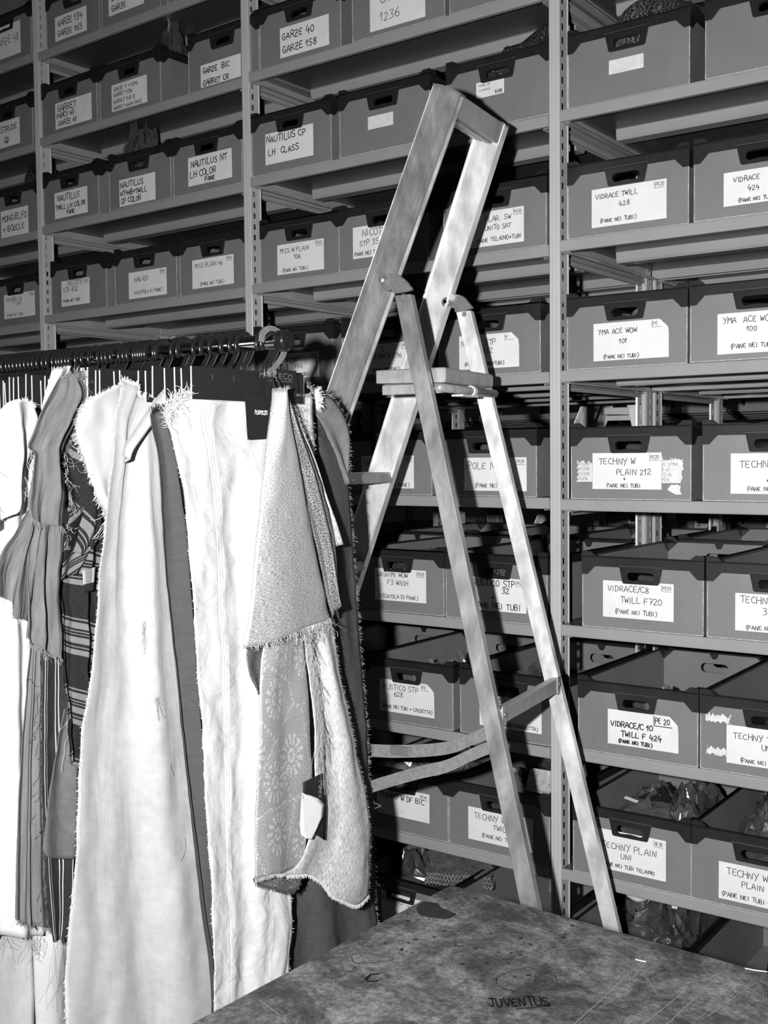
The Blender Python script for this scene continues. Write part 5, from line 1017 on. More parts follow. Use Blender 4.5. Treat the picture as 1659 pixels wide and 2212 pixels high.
def hook_bm(stem_to, r=.0205, tr=.0032, lean=0.0, drop=.05):
    bm = bmesh.new(); P = []
    for k in range(15):
        a = math.radians(-70 + 18.6 * k); P.append((0 + lean * .2, math.cos(a) * r, math.sin(a) * r + .002))   # over the bar
    P.append((lean * .4, -.006, -.030)); P.append((lean, .0, -.030 - (drop - .03) * .55)); P.append((lean, 0, -drop))
    P = catmull(P, 3); tube(bm, P, tr, 8, True, .55); return bm
def hook_path(bm, r, tr, drop, flat=1.0):
    P = []
    for k in range(17):
        a = math.radians(215 - 15.5 * k)
        P.append((0, -math.cos(a) * -r, math.sin(a) * r))
    y, z = P[-1][1], P[-1][2]
    P += [(0, y * .4, -r - .008), (0, 0, -r - .016), (0, 0, -drop)]
    tube(bm, catmull(P, 3), tr, 8, True, flat)
def card_bm(h, w, t=.0028):
    bm = bmesh.new()
    box(bm, -t / 2, t / 2, -w / 2, w / 2, -h, 0); return bm
bm = bmesh.new(); hook_path(bm, .0225, .0058, .066, .7); HOOK_ME = me_of(bm, 'hook', BLACKGLOSS, True)
CARDH = CT - CB_; CWD = .331
CARD_ME = me_of(card_bm(CARDH, CWD), 'header_card', BLACKCARD)
bm = bmesh.new(); box(bm, -.0011, .0011, -CWD / 2 - .0012, CWD / 2 + .0012, -CARDH - .0006, -.0006); CORE_ME = me_of(bm, 'card_core', CORE)
bm = bmesh.new()
for y in (-.11, -.05, .06, .12): box(bm, .0014, .0020, y, y + .0008, -.022, -.012)
STAPLE_ME = me_of(bm, 'staples', CHROME)
rnd = random.Random(11)
def hanger(x, label, rz=0.0, dz=0.0, tilt=0.0):
    t = thing('sample_hanger', label, 'hanger', (x, RY, RZ), rz, 'sample hangers on the rail')
    for nm, me in (('hook', HOOK_ME),):
        o = link(nm, me); o.parent = t; o.location = (0, 0, -.003)
    c = link('header_card', CARD_ME); c.parent = t; c.location = (0, 0, CT - RZ + dz); c.rotation_euler = (tilt, 0, 0)
    for nm, me in (('card_core', CORE_ME), ('staples', STAPLE_ME)):
        o = link(nm, me); o.parent = c
    return t
HL = 'black sample hanger with a black header card in the crowded run on the rail'
xs = sorted(set(CARDS), reverse=True)
front = hanger(-1.420, 'frontmost black sample hanger, holding the white striped cloth and a black tag')
front.location.x = -1.420
for ch in front.children:
    if ch.name.startswith('header_card'): ch.location.y = -.041; ch.scale.y = .915; ch.location.z = -.055
ORD = ['second', 'third', 'fourth', 'fifth', 'sixth', 'seventh', 'eighth']
for i, x in enumerate(xs[1:]):
    hanger(x, HL if i >= len(ORD) else 'black sample hanger, %s black header card counted from the front of the rail' % ORD[i], rnd.uniform(-.03, .03), rnd.uniform(-.004, .006) + (.010 if -1.76 < x < -1.70 else 0), rnd.uniform(-.03, .03))
for i, x in enumerate([x for x in sorted(HOOKS, reverse=True) if x < -1.5]):
    if min(abs(x - c) for c in xs) < .009: continue
    hanger(x, HL, rnd.uniform(-.04, .04), rnd.uniform(-.004, .004), rnd.uniform(-.03, .03))
x = -2.26
while x > -2.58: hanger(x, HL, rnd.uniform(-.04, .04), rnd.uniform(-.004, .004)); x -= .022
# second hook of the front pair, logo board and hanging tag
t2 = hanger(-1.408, 'black sample hanger second from the rail end, its printed board showing a logo', 0, .001)
for ch in list(t2.children):
    if ch.name.startswith('header_card'):
        for g in list(ch.children): bpy.data.objects.remove(g)
        bpy.data.objects.remove(ch)
fx = -1.400
bm = bmesh.new()
prism(bm, [(0.0, y, z) for y, z in ((-.010, -.048), (-.010, -.104), (.084, -.101), (.076, -.050), (.053, -.050), (.051, -.038), (.030, -.039), (.029, -.049))], (-.002, 0, 0))
pb_ = obj('printed_board', bm, BLACKCARD, t2)
tmpb = bmesh.new(); write(tmpb, 'MANTECO', -.030, -.068, .0100, .0010, random.Random(2), yoff=0, sx=1.62); 
stroke(tmpb, [(-.005, -.072), (.062, -.072)], .0006, 0)
stroke(tmpb, [(.041 + math.cos(a) * .0045, -.0455 + math.sin(a) * .0045) for a in [math.radians(-50 + 28 * k) for k in range(11)]], .0009, 0)
write(tmpb, 'MADE IN ITALY', .075, -.099, .0050, .0007, random.Random(2), yoff=0, sx=.85)
b2 = bmesh.new(); vm = {}
for v_ in tmpb.verts: vm[v_] = b2.verts.new((.0006, v_.co.x, v_.co.z))
for f in tmpb.faces: b2.faces.new([vm[q] for q in f.verts])
tmpb.free(); obj('logo', b2, LOGO, pb_)
# black tag below the front card
bm = bmesh.new(); prism(bm, [(.0082, y, z) for y, z in ((-.066, -.100), (.012, -.100), (.010, -.180), (-.060, -.183))], (-.0006, 0, 0))
ctag = obj('black_tag', bm, BLACKCARD, front)
tmpb = bmesh.new(); write(tmpb, 'PE20PRC213', -.040, -.136, .0070, .0012, random.Random(5), yoff=0, sx=.62)
b2 = bmesh.new(); vm = {}
for v_ in tmpb.verts: vm[v_] = b2.verts.new((.0090, v_.co.x, v_.co.z))
for f in tmpb.faces: b2.faces.new([vm[q] for q in f.verts])
tmpb.free(); obj('tag_code', b2, WHITEPRINT, ctag)
bm = bmesh.new(); tube(bm, [(.0016, .006, -.062), (.0045, .006, -.062)], .0045, 14); obj('snap', bm, BLACKGLOSS, front)
# grey metal hook with a ring for the metallic cloth
mh = thing('metal_hook', 'flat grey metal hook at the rail end with a wire loop', 'hook', (-1.398, RY, RZ))
P = [(0, -.034, -.004), (0, -.030, .012), (0, -.016, .022), (0, .004, .023), (0, .022, .014), (0, .030, -.006), (0, .026, -.024), (0, .008, -.042), (0, -.004, -.052)]
bm = bmesh.new(); pts = catmull(P, 5)
rows = []
for i, p in enumerate(pts):
    t = (pts[min(i + 1, len(pts) - 1)] - pts[max(i - 1, 0)]).normalized(); nn = Vector((0, -t.z, t.y)); w_ = .0052 + .001 * math.sin(i * .3)
    rows.append([bm.verts.new(p + nn * w_ + Vector((sx, 0, 0))) for sx in (.002, -.002)] + [bm.verts.new(p - nn * w_ + Vector((sx, 0, 0))) for sx in (-.002, .002)])
for a, b_ in zip(rows, rows[1:]):
    for k in range(4): bm.faces.new((a[k], a[(k + 1) % 4], b_[(k + 1) % 4], b_[k]))
bm.faces.new(rows[0]); bm.faces.new(rows[-1][::-1]); obj('flat_hook', bm, GREYMETAL, mh)
bm = bmesh.new(); disc_pts = [(0.003, -.006 + math.cos(2 * PI * k / 18) * .0105, -.058 + math.sin(2 * PI * k / 18) * .0095) for k in range(18)]
hole = [(0.003, -.006 + math.cos(2 * PI * k / 10) * .004, -.058 + math.sin(2 * PI * k / 10) * .004) for k in range(10)]
prism(bm, disc_pts, (-.006, 0, 0), 0, [hole]); obj('eyelet', bm, GREYMETAL, mh)
bm = bmesh.new(); tube(bm, catmull([(.016, -.012, -.098), (.008, -.012, -.075), (0, -.008, -.058), (0.003, .001, -.066), (0.010, .004, -.080), (.016, .002, -.098)], 5), .0016, 7); obj('wire_loop', bm, CHROME, mh, None, True)

# ------------------------------------------------------------------ hanging cloths
def resample(pts, n):
    P = catmull([(p[0], p[1], 0) for p in pts], 8) if len(pts) > 2 else [Vector((*p, 0)) for p in pts]
    L = [0]
    for a, b_ in zip(P, P[1:]): L.append(L[-1] + (b_ - a).length)
    out = []; j = 0
    for k in range(n + 1):
        t = L[-1] * k / n
        while j < len(L) - 2 and L[j + 1] < t: j += 1
        d = L[j + 1] - L[j]; f = 0 if d < 1e-9 else (t - L[j]) / d
        out.append(P[j].lerp(P[j + 1], max(0, min(1, f))))
    return out
def cloth(name, key, m, parent=None, folds=((2.3, .008, .4),), nu=26, nv=60, thick=.0012, rag=0.0, crumple=.003, cs=9.0, dx=0.0, bulge=0.0, dfun=None, edge=.35, uvrot=0.0):
    F = FAB[key]; X0 = F['X'] + dx
    Lc, Rc = resample(F['L'], nv), resample(F['R'], nv); T, B = resample(F['T'], nu), resample(F['B'], nu)
    W = sum((Rc[j] - Lc[j]).length for j in range(nv + 1)) / (nv + 1); H = sum((Lc[j + 1] - Lc[j]).length for j in range(nv))
    rnd = random.Random(key); bm = bmesh.new(); uvl = bm.loops.layers.uv.new('UV'); G = []; UV = {}
    sd = rnd.random() * 50
    for j in range(nv + 1):
        v = j / nv; row = []
        for i in range(nu + 1):
            u = i / nu
            p = Lc[j].lerp(Rc[j], u) + T[i].lerp(B[i], v) - (T[0].lerp(T[-1], u).lerp(B[0].lerp(B[-1], u), v))
            amp = (edge + (1 - edge) * math.sin(PI * u)) * min(1, .35 + v * 2.5)
            d = sum(a * math.sin(2 * PI * (f * u + ph + .25 * math.sin(v * 2.2 + ph * 5))) for f, a, ph in folds) * amp
            d += crumple * 2.0 * noise.noise(Vector((p.x * cs * 1.6 + sd, p.y * cs * .7, sd))) + crumple * noise.noise(Vector((p.x * cs * 4 + sd, p.y * cs * 3, sd)))
            d += bulge * math.sin(PI * u)
            if dfun: d += dfun(u, v)
            y, z = p.x, p.y
            if rag and j == nv: z += rnd.uniform(-rag, rag)
            if rag and i in (0, nu): y += rnd.uniform(-rag, rag) * .5
            vt = bm.verts.new((X0 + d, y, z)); UV[vt] = (u * W * math.cos(uvrot) - v * H * math.sin(uvrot) + 1.0, u * W * math.sin(uvrot) + v * H * math.cos(uvrot) + 1.0) if uvrot else (u * W, v * H); row.append(vt)
        G.append(row)
    for j in range(nv):
        for i in range(nu):
            f = bm.faces.new((G[j][i], G[j + 1][i], G[j + 1][i + 1], G[j][i + 1])); f.smooth = True
            for l in f.loops: l[uvl].uv = UV[l.vert]
    edges = {'L': [G[j][0].co.copy() for j in range(nv + 1)], 'R': [G[j][nu].co.copy() for j in range(nv + 1)], 'T': [v_.co.copy() for v_ in G[0]], 'B': [v_.co.copy() for v_ in G[-1]]}
    me = bpy.data.meshes.new(name); bm.normal_update(); bm.to_mesh(me); bm.free()
    o = link(name, me, m, parent)
    s = o.modifiers.new('thickness', 'SOLIDIFY'); s.thickness = thick; s.offset = -1
    return o, edges
def fringe(parent, line, dirv, n, ln, m, name='frayed_edge', r=.00035, spread=.5, seed=1, curl=.3):
    rnd = random.Random(seed); bm = bmesh.new(); d0 = Vector(dirv).normalized()
    for k in range(n):
        t = rnd.random() * (len(line) - 1); i = int(t); p = line[i].lerp(line[min(i + 1, len(line) - 1)], t - i) + Vector((.001, 0, 0))
        L = ln * rnd.uniform(.35, 1.25); d = (d0 + Vector((rnd.uniform(-.3, .6), rnd.uniform(-spread, spread), rnd.uniform(-spread, spread)))).normalized()
        P = [p - d * .002]
        for q in range(4):
            d = (d + Vector((rnd.uniform(-curl, curl) * .5, rnd.uniform(-curl, curl), rnd.uniform(-curl, curl) - .10))).normalized(); P.append(P[-1] + d * L / 4)
        tube(bm, P, r, 3, False)
    o = obj(name, bm, m, parent); o['kind'] = 'stuff'; return o
def threads(parent, pts, n, ln, m, name='loose_threads', r=.0004, seed=1, drop=1.0, wob=.35):
    rnd = random.Random(seed); bm = bmesh.new()
    for k in range(n):
        p = Vector(rnd.choice(pts)) + Vector((.003, rnd.uniform(-.004, .004), rnd.uniform(-.006, .006))); L = ln * rnd.uniform(.4, 1.2); d = Vector((.05, rnd.uniform(-.6, .6), -drop)).normalized(); P = [p]
        for q in range(9):
            d = (d + Vector((rnd.uniform(-.1, .12), rnd.uniform(-wob, wob), rnd.uniform(-wob, wob) - .12 * drop))).normalized(); P.append(P[-1] + d * L / 9)
        tube(bm, catmull(P, 2), r, 3, False)
    o = obj(name, bm, m, parent); o['kind'] = 'stuff'; return o

WHITE = fabric_mat('white_cotton', .60, crease=.35, cscale=12, cstretch=(1.2, .8, 1), weave=.15)
WSTR = fabric_mat('white_striped_cotton', .50, crease=.55, cscale=16, cstretch=(1.0, 1.3, 1), weave=.12)
add_stripes(WSTR, 0, [(.060, .0610), (.067, .0680), (.0735, .0745), (.190, .1910), (.197, .1980), (.2035, .2045), (.275, .2760), (.282, .2830)], 10, .34)  # thin shadow lines beside the pale bands, painted into the cloth colour
add_stripes(WSTR, 0, [(.0612, .067), (.0682, .0735), (.0747, .080), (.1912, .197), (.1982, .2035), (.2047, .210), (.2762, .282)], 10, .66)
WOOL = fabric_mat('offwhite_wool', .385, rough=.95, weave=.8, wscale=650, var=.08, vscale=60, vstretch=(1, 1, 1), crease=.5, cscale=7, cstretch=(2.2, .35, 1), sheen=.2)
TWILL = fabric_mat('white_twill', .40, weave=.4, crease=.35, cscale=8, cstretch=(1.6, .6, 1))
DGREY = fabric_mat('dark_grey_linen', .060, weave=.5, wscale=800, var=.12, vscale=90, vstretch=(.6, 1, 1), crease=.5, cscale=6, cstretch=(2, .5, 1))
MGREY = fabric_mat('grey_linen', .13, weave=.4, var=.15, vscale=60, crease=.5, cscale=14, cstretch=(1.5, .6, 1))
CRINK = fabric_mat('crinkled_grey_cloth', .135, weave=.3, var=.30, vscale=28, vstretch=(2.6, .35, 1), crease=1.0, cscale=24, cstretch=(2.6, .3, 1))
PLAID = fabric_mat('dark_plaid_wool', .016, weave=1.0, wscale=700, var=.5, vscale=300, vstretch=(1, 1, 1), crease=.7, cscale=10, cstretch=(1, 1, 1))
add_stripes(PLAID, 1, [(.010, .013), (.018, .030), (.034, .036), (.040, .0415), (.046, .058), (.064, .066), (.070, .080)], .135, .17)
CHECK = fabric_mat('check_patch_cloth', .22, weave=.8, wscale=500); add_stripes(CHECK, 0, [(0, .002), (.004, .005)], .022, .7); add_stripes(CHECK, 1, [(.028, .060)], .06, .02)
PINS = fabric_mat('pinstripe_wool', .028, weave=.5, var=.3)
add_stripes(PINS, 0, [(.006, .0078), (.0125, .0135), (.036, .0378), (.0430, .0448)], .056, .62)
SGREY = fabric_mat('striped_grey_linen', .17, weave=.5, var=.25, vscale=40, vstretch=(6, .15, 1), crease=.5, cscale=20, cstretch=(3, .3, 1))
add_stripes(SGREY, 0, [(.008, .012), (.020, .022), (.030, .033)], .046, .07)
def glitter(m, scale, lo, hi, a, b_, stretch):
    nt, bs, tc = nodes(m)
    mp = nt.nodes.new('ShaderNodeMapping'); mp.inputs['Scale'].default_value = stretch; nt.links.new(tc.outputs['UV'], mp.inputs[0])
    n = nt.nodes.new('ShaderNodeTexNoise'); n.inputs['Scale'].default_value = scale; n.inputs['Detail'].default_value = 3; n.inputs['Roughness'].default_value = .7; nt.links.new(mp.outputs[0], n.inputs[0])
    r = nt.nodes.new('ShaderNodeMapRange'); r.inputs[1].default_value = lo; r.inputs[2].default_value = hi; r.inputs[3].default_value = a; r.inputs[4].default_value = b_
    nt.links.new(n.outputs['Fac'], r.inputs[0]); nt.links.new(r.outputs[0], bs.inputs['Base Color']); return r.outputs[0]
LUREX = fabric_mat('silver_lurex_cloth', .32, rough=.42, weave=1.0, wscale=500, metal=.35, spec=.5, crease=.25, cscale=9, cstretch=(1.5, .5, 1)); glitter(LUREX, 620, .40, .66, .16, .68, (.35, 1.6, 1))
LUREX_D = fabric_mat('dark_lurex_cloth', .12, rough=.42, weave=1.0, wscale=500, metal=.35, spec=.5, crease=.3, cscale=12, cstretch=(2, .4, 1)); glitter(LUREX_D, 620, .44, .72, .05, .5, (1, .7, 1))
BROC = fabric_mat('silver_brocade', .26, rough=.5, weave=1.0, wscale=500, metal=.2, spec=.5, crease=.3, cscale=9, cstretch=(2, .4, 1)); gl = glitter(BROC, 640, .38, .66, .17, .46, (1, .8, 1))
# woven flower sprays: voronoi medallions with radiating petals
nt, bs, tc = nodes(BROC)
mp = nt.nodes.new('ShaderNodeMapping'); mp.inputs['Scale'].default_value = (13.5, 8.5, 1); mp.inputs['Rotation'].default_value = (0, 0, .35); nt.links.new(tc.outputs['UV'], mp.inputs[0])
vo = nt.nodes.new('ShaderNodeTexVoronoi'); vo.voronoi_dimensions = '2D'; vo.inputs['Scale'].default_value = 1; vo.inputs['Randomness'].default_value = .75; nt.links.new(mp.outputs[0], vo.inputs['Vector'])
sub = nt.nodes.new('ShaderNodeVectorMath'); sub.operation = 'SUBTRACT'; nt.links.new(mp.outputs[0], sub.inputs[0]); nt.links.new(vo.outputs['Position'], sub.inputs[1])
se = nt.nodes.new('ShaderNodeSeparateXYZ'); nt.links.new(sub.outputs[0], se.inputs[0])
ang_ = math_node(nt, 'ARCTAN2', se.outputs[1], se.outputs[0]); pet = math_node(nt, 'GREATER_THAN', math_node(nt, 'SINE', math_node(nt, 'MULTIPLY', ang_, 13)), -.1)
rr_ = vo.outputs['Distance']
ringm = math_node(nt, 'MULTIPLY', math_node(nt, 'GREATER_THAN', rr_, .17), math_node(nt, 'LESS_THAN', rr_, .34)); core_ = math_node(nt, 'MULTIPLY', math_node(nt, 'GREATER_THAN', rr_, .05), math_node(nt, 'LESS_THAN', rr_, .11))
fl_ = math_node(nt, 'MAXIMUM', math_node(nt, 'MULTIPLY', pet, ringm), core_)
v2 = nt.nodes.new('ShaderNodeTexVoronoi'); v2.voronoi_dimensions = '2D'; v2.feature = 'DISTANCE_TO_EDGE'; v2.inputs['Scale'].default_value = 1; v2.inputs['Randomness'].default_value = .75; nt.links.new(mp.outputs[0], v2.inputs['Vector'])
vine = math_node(nt, 'MULTIPLY', math_node(nt, 'LESS_THAN', v2.outputs['Distance'], .035), math_node(nt, 'GREATER_THAN', math_node(nt, 'SINE', math_node(nt, 'MULTIPLY', se.outputs[1], 60)), 0)); fl_ = math_node(nt, 'MAXIMUM', fl_, vine)
nz_ = nt.nodes.new('ShaderNodeTexNoise'); nz_.inputs['Scale'].default_value = 260; nt.links.new(tc.outputs['UV'], nz_.inputs[0]); fl_ = math_node(nt, 'MULTIPLY', fl_, math_node(nt, 'GREATER_THAN', nz_.outputs['Fac'], .46))
nt.links.new(math_node(nt, 'ADD', gl, math_node(nt, 'MULTIPLY', fl_, .17)), bs.inputs['Base Color'])
SILV = fabric_mat('pale_silver_cloth', .5, rough=.5, weave=1.0, wscale=500, metal=.2, spec=.5, crease=.5, cscale=8, cstretch=(2.4, .35, 1)); glitter(SILV, 560, .38, .66, .30, .78, (1.5, .16, 1))
TPALE = mat('pale_thread', .42, .7); TWHITE = mat('white_thread', .75, .8); TGREY = mat('grey_thread', .2, .8); TDARK = mat('dark_thread', .03, .8); TLIGHT = mat('pale_grey_thread', .42, .8); TSIL = mat('silver_thread', .28, .5, .2)

def ct(o, label): return tag(o, label, 'cloth', 'cloth samples hanging from the rail')
o, e = cloth('striped_cotton_cloth', 'white_stripe', WSTR, folds=((1.3, .007, .1), (3.3, .003, .6)), nu=44, nv=90, crumple=.003, cs=14, rag=.0006)
ct(o, 'long white striped cotton cloth hanging from the front black card')
fringe(o, e['L'], (.2, -1, 0), 700, .006, TWHITE, seed=2); fringe(o, e['R'], (.2, 1, 0), 60, .006, TWHITE, name='frayed_selvedge', seed=3)
fringe(o, e['L'][:8], (.3, -.3, 1), 260, .028, TWHITE, name='thread_tuft', seed=4, curl=.5)
fringe(o, [e['R'][0] + Vector((.006, .0, .008)), e['R'][0] + Vector((.006, .004, -.03))], (.2, .5, .3), 200, .018, TWHITE, name='thread_tuft', seed=5, curl=.7, spread=1.0)
o, e = cloth('dark_linen_cloth', 'dark_right', DGREY, folds=((2.2, .010, .3),), nu=34, nv=80, crumple=.004, rag=.0008)
ct(o, 'dark grey linen cloth hanging right behind the silver cloth, beside the ladder')
fringe(o, e['R'], (.2, 1, 0), 900, .008, TGREY, seed=6); fringe(o, e['R'][5:60], (.2, 1, -.2), 14, .02, TLIGHT, name='loose_threads', seed=7)
o, e = cloth('grey_scrap_cloth', 'light_scrap', MGREY, folds=((1.0, .012, .3),), nu=16, nv=26, crumple=.004, rag=.001, bulge=.015)
ct(o, 'small mid grey frayed scrap draped at the right end of the front card'); fringe(o, e['T'] + e['R'], (.3, .6, .5), 260, .012, TGREY, seed=8, spread=.9)
o, e = cloth('dark_strip_cloth', 'dark_strip', DGREY, folds=((1.6, .014, .2), (3.1, .004, .5)), nu=22, nv=80, crumple=.002, rag=.0006)
ct(o, 'narrow dark grey cloth squeezed between the off-white wool and the striped white'); fringe(o, e['R'], (.2, 1, 0), 500, .006, TGREY, seed=9)
fringe(o, e['T'], (.3, -.2, 1), 260, .016, TDARK, name='fringed_top', seed=10, curl=.2, spread=.3)
o, e = cloth('wool_cloth', 'wool', WOOL, folds=((1.1, .016, .15), (2.7, .006, .5)), nu=44, nv=90, crumple=.004, cs=6, rag=.0006)
ct(o, 'large long off-white wool cloth, widest of the hanging samples')
fringe(o, e['L'], (.2, -1, 0), 600, .007, TWHITE, seed=11); fringe(o, e['T'], (.3, -.3, 1), 380, .010, TWHITE, name='frayed_top', seed=12)
f, e2 = cloth('folded_corner', 'wool_fold', WOOL, o, folds=((.5, .006, 0),), nu=8, nv=20, bulge=.018, crumple=.002); fringe(o, e2['T'] + e2['R'][:6], (.3, .3, 1), 120, .010, TWHITE, name='frayed_corner', seed=13)
threads(o, [(-1.545, FAB['wool']['L'][4][0] + .06 + .03 * k, 1.25 - .14 * k) for k in range(4)], 10, .05, TGREY, seed=14)
o, e = cloth('twill_cloth', 'twill', TWILL, folds=((.8, .010, .2),), nu=20, nv=34, crumple=.003, bulge=.02, rag=.0006)
ct(o, 'short white twill cloth tapering to a point, left of the off-white wool'); fringe(o, e['L'], (.2, -1, -.2), 220, .012, TWHITE, seed=15); fringe(o, e['B'], (.2, 0, -1), 60, .05, TWHITE, name='trailing_threads', seed=16, curl=.6)
fringe(o, e['T'], (.2, -.2, 1), 160, .008, TWHITE, name='frayed_top', seed=17)
o, e = cloth('plaid_cloth', 'plaid', PLAID, folds=((1.7, .016, .1), (3.5, .006, .3)), nu=30, nv=70, crumple=.006, cs=10, rag=.0015, thick=.002)
ct(o, 'dark plaid wool cloth crumpled between the grey and white samples')
pu, eu = cloth('upper_fold', 'plaid_upper', PLAID, o, folds=((1.2, .012, .3),), nu=22, nv=34, crumple=.006, cs=12, rag=.001, thick=.002, uvrot=-.75)
cloth('middle_fold', 'plaid_mid', PLAID, o, folds=((.8, .010, .1),), nu=18, nv=24, crumple=.004, thick=.002, uvrot=.55)
cloth('check_patch', 'plaid_patch', CHECK, o, folds=(), nu=8, nv=10, crumple=.002)
threads(o, [p for p in eu['L'][4:] + eu['R'][:20]], 60, .04, TLIGHT, seed=58, wob=1.0, drop=.5, name='looped_threads')
threads(o, [(-1.765, FAB['plaid']['L'][2][0] + .01 * k, 1.66 - .022 * k) for k in range(14)], 110, .05, TLIGHT, seed=18, wob=.9, drop=.6)
fringe(o, e['T'] + e['L'][:30], (.4, -.4, .2), 260, .014, TDARK, seed=19, spread=1)
g, e = cloth('crinkled_cloth', 'grey_top', CRINK, folds=((1.4, .014, .2), (3.3, .004, .1)), nu=24, nv=50, crumple=.003, bulge=.01, rag=.0005)
ct(g, 'crinkled mid grey cloth with ragged hems hanging in two tiers at the left')
fringe(g, e['B'], (.2, 0, -1), 60, .014, TGREY, seed=20)
p_, e1 = cloth('lower_tier', 'grey_under', CRINK, g, folds=((2.2, .012, .2),), nu=26, nv=34, crumple=.004, rag=.001); fringe(g, e1['B'], (.2, 0, -1), 90, .014, TGREY, name='ragged_hem', seed=21)
p_, e1 = cloth('front_tier', 'grey_front_low', CRINK, g, folds=((1.5, .010, .4),), nu=18, nv=30, crumple=.003, rag=.0008); fringe(g, e1['B'], (.2, 0, -1), 50, .014, TLIGHT, name='ragged_hem', seed=22)
fringe(g, e['T'] + e['R'][:8], (.3, .5, .5), 140, .022, TGREY, name='frayed_top', seed=23, spread=.9, curl=.6)
o, e = cloth('white_lining_cloth', 'white_lining', WHITE, folds=((.5, .006, .2),), nu=10, nv=14, bulge=.01); ct(o, 'small white cloth end folded up over the crinkled grey one'); fringe(o, e['T'], (.2, 0, 1), 120, .008, TWHITE, seed=24)
o, e = cloth('grey_overlay_cloth', 'overlay', MGREY, folds=((.7, .010, .2),), nu=14, nv=30, crumple=.002); ct(o, 'plain grey cloth flap lying over the dark pinstripe')
threads(o, [(-1.79, FAB['overlay']['R'][0][0] - .02, 1.05)], 4, .10, TLIGHT, seed=25, wob=.8)
o, e = cloth('pinstripe_cloth', 'pinstripe', PINS, folds=((.9, .006, .1),), nu=16, nv=50, crumple=.002, rag=.0008); ct(o, 'dark cloth with white pinstripes near the lower left'); threads(o, [p for p in e['B']], 16, .11, TGREY, seed=26, wob=.25)
o, e = cloth('striped_linen_cloth', 'striped_grey', SGREY, folds=((2.6, .007, .1),), nu=26, nv=60, crumple=.002, rag=.0008); ct(o, 'grey linen cloth with faint vertical stripes at the lower left')
threads(o, [e['R'][k] for k in range(2, 58, 3)], 150, .06, TDARK, seed=27, wob=.8, drop=.8); fringe(o, e['B'], (.2, 0, -1), 120, .010, TGREY, seed=28)
o, e = cloth('white_cotton_cloth', 'white_left_a', WHITE, folds=((1.8, .016, .1),), nu=36, nv=80, crumple=.003, rag=.0006); ct(o, 'long plain white cotton cloth at the left edge'); threads(o, [e['B'][k] for k in range(10, 36, 3)] + [e['R'][k] for k in range(20, 80, 6)], 60, .05, TLIGHT, seed=29, wob=.6)
o, e = cloth('white_draped_cloth', 'white_left_b', WHITE, folds=((1.6, .018, .3),), nu=24, nv=34, crumple=.005, bulge=.02, rag=.0008); ct(o, 'creased white cloth draped at the top left over the plain one'); fringe(o, e['T'], (.2, 0, 1), 160, .008, TWHITE, seed=30); threads(o, [e['L'][k] for k in range(4, 30, 3)] + [e['R'][k] for k in range(10, 34, 3)], 60, .05, TLIGHT, seed=31, wob=.7)
o, e = cloth('white_twill_length', 'white_roll', WHITE, folds=((.5, .016, .0),), nu=16, nv=30, crumple=.001, bulge=.02); ct(o, 'white twill length showing low between the wool and the left edge')
o, e = cloth('white_cotton_length', 'white_roll_b', WHITE, folds=((.5, .010, .0),), nu=16, nv=30, crumple=.001); ct(o, 'white cloth length in the bottom left corner')
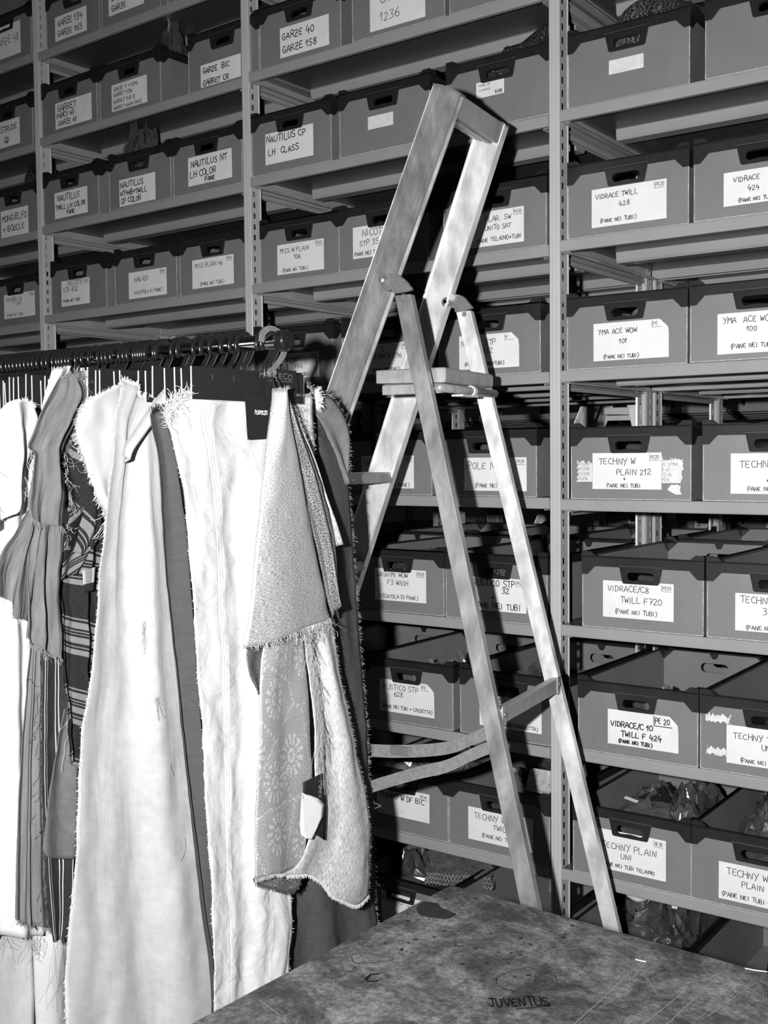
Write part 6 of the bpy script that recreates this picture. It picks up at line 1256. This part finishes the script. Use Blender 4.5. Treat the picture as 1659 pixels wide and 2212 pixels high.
# silver cloth folded into a cone from the metal hook
s, e = cloth('silver_lurex_cloth', 'cone_face', LUREX, folds=((.9, .008, .1),), nu=26, nv=60, crumple=.002, bulge=.030, rag=.0005)
ct(s, 'shimmering silver cloth bunched at the metal hook and flaring into a cone')
fringe(s, e['B'], (.2, 0, -1), 220, .010, TSIL, name='frayed_hem', seed=32, spread=.7); fringe(s, e['T'], (.2, 0, 1), 60, .008, TSIL, seed=33)
threads(s, e['B'][12:], 60, .04, TSIL, seed=38, wob=.7)
f, e1 = cloth('dark_reverse_fold', 'cone_fold', LUREX_D, s, folds=((2.2, .006, .1),), nu=22, nv=60, crumple=.002, bulge=.018)
f, e1 = cloth('back_fold', 'cone_back', SILV, s, folds=((1.0, .003, .1),), nu=12, nv=50, crumple=.001); threads(s, e1['R'][2:14], 30, .035, TSIL, name='tangled_threads', seed=34, wob=1.1, drop=.3)
q, e = cloth('brocade_cloth', 'under_left', BROC, folds=((.8, .012, .1),), nu=26, nv=50, crumple=.002, bulge=.014, rag=.0005)
ct(q, 'silver brocade cloth with flower sprays and a hanging card tag, below the silver cone')
fringe(q, e['B'], (.1, 0, -1), 420, .007, TSIL, name='frayed_hem', seed=35, spread=.2)
f, e1 = cloth('pale_panel', 'under_right', SILV, q, folds=((1.2, .010, .6),), nu=28, nv=60, crumple=.003, bulge=.010, rag=.0006)
fringe(q, e1['B'], (.1, 0, -1), 620, .007, TPALE, name='frayed_hem', seed=36, spread=.2); fringe(q, e1['R'], (.1, 1, -.3), 300, .006, TSIL, name='frayed_side', seed=39)
threads(q, [e1['L'][k] + Vector((.016, 0, 0)) for k in range(0, 34)], 130, .06, TGREY, seed=37, wob=.25)
cloth('dark_reverse', 'under_dark', LUREX_D, q, folds=((.6, .006, .1),), nu=12, nv=20)
f, e1 = cloth('reverse_hem', 'under_hem', LUREX_D, q, folds=((.6, .002, .1),), nu=20, nv=6); fringe(q, e1['B'], (.1, 0, -1), 260, .008, TDARK, name='dark_fringe', seed=40, spread=.2)
f, e1 = cloth('black_tag', 'cloth_tag_black', BLACKCARD, q, folds=(), nu=6, nv=6, crumple=0, thick=.001)
bt = f
f, e1 = cloth('white_tag', 'cloth_tag_white', PAPER, q, folds=(), nu=6, nv=6, crumple=0, thick=.001)
tmpb = bmesh.new(); write(tmpb, 'MAN', 0, 0, .011, .0010, random.Random(5), yoff=0, sx=1.3)
b2 = bmesh.new(); vm = {}; y0, z0 = e1['L'][0].y + .040, e1['L'][0].z + .004
F0 = FAB['cloth_tag_black']; y0 = F0['R'][0][0] - .016; z0 = F0['R'][0][1] - .012
for v_ in tmpb.verts: vm[v_] = b2.verts.new((-1.3686, y0 + v_.co.z, z0 - v_.co.x))
for fc in tmpb.faces: b2.faces.new([vm[g_] for g_ in fc.verts])
tmpb.free(); obj('tag_print', b2, LOGO, bt)
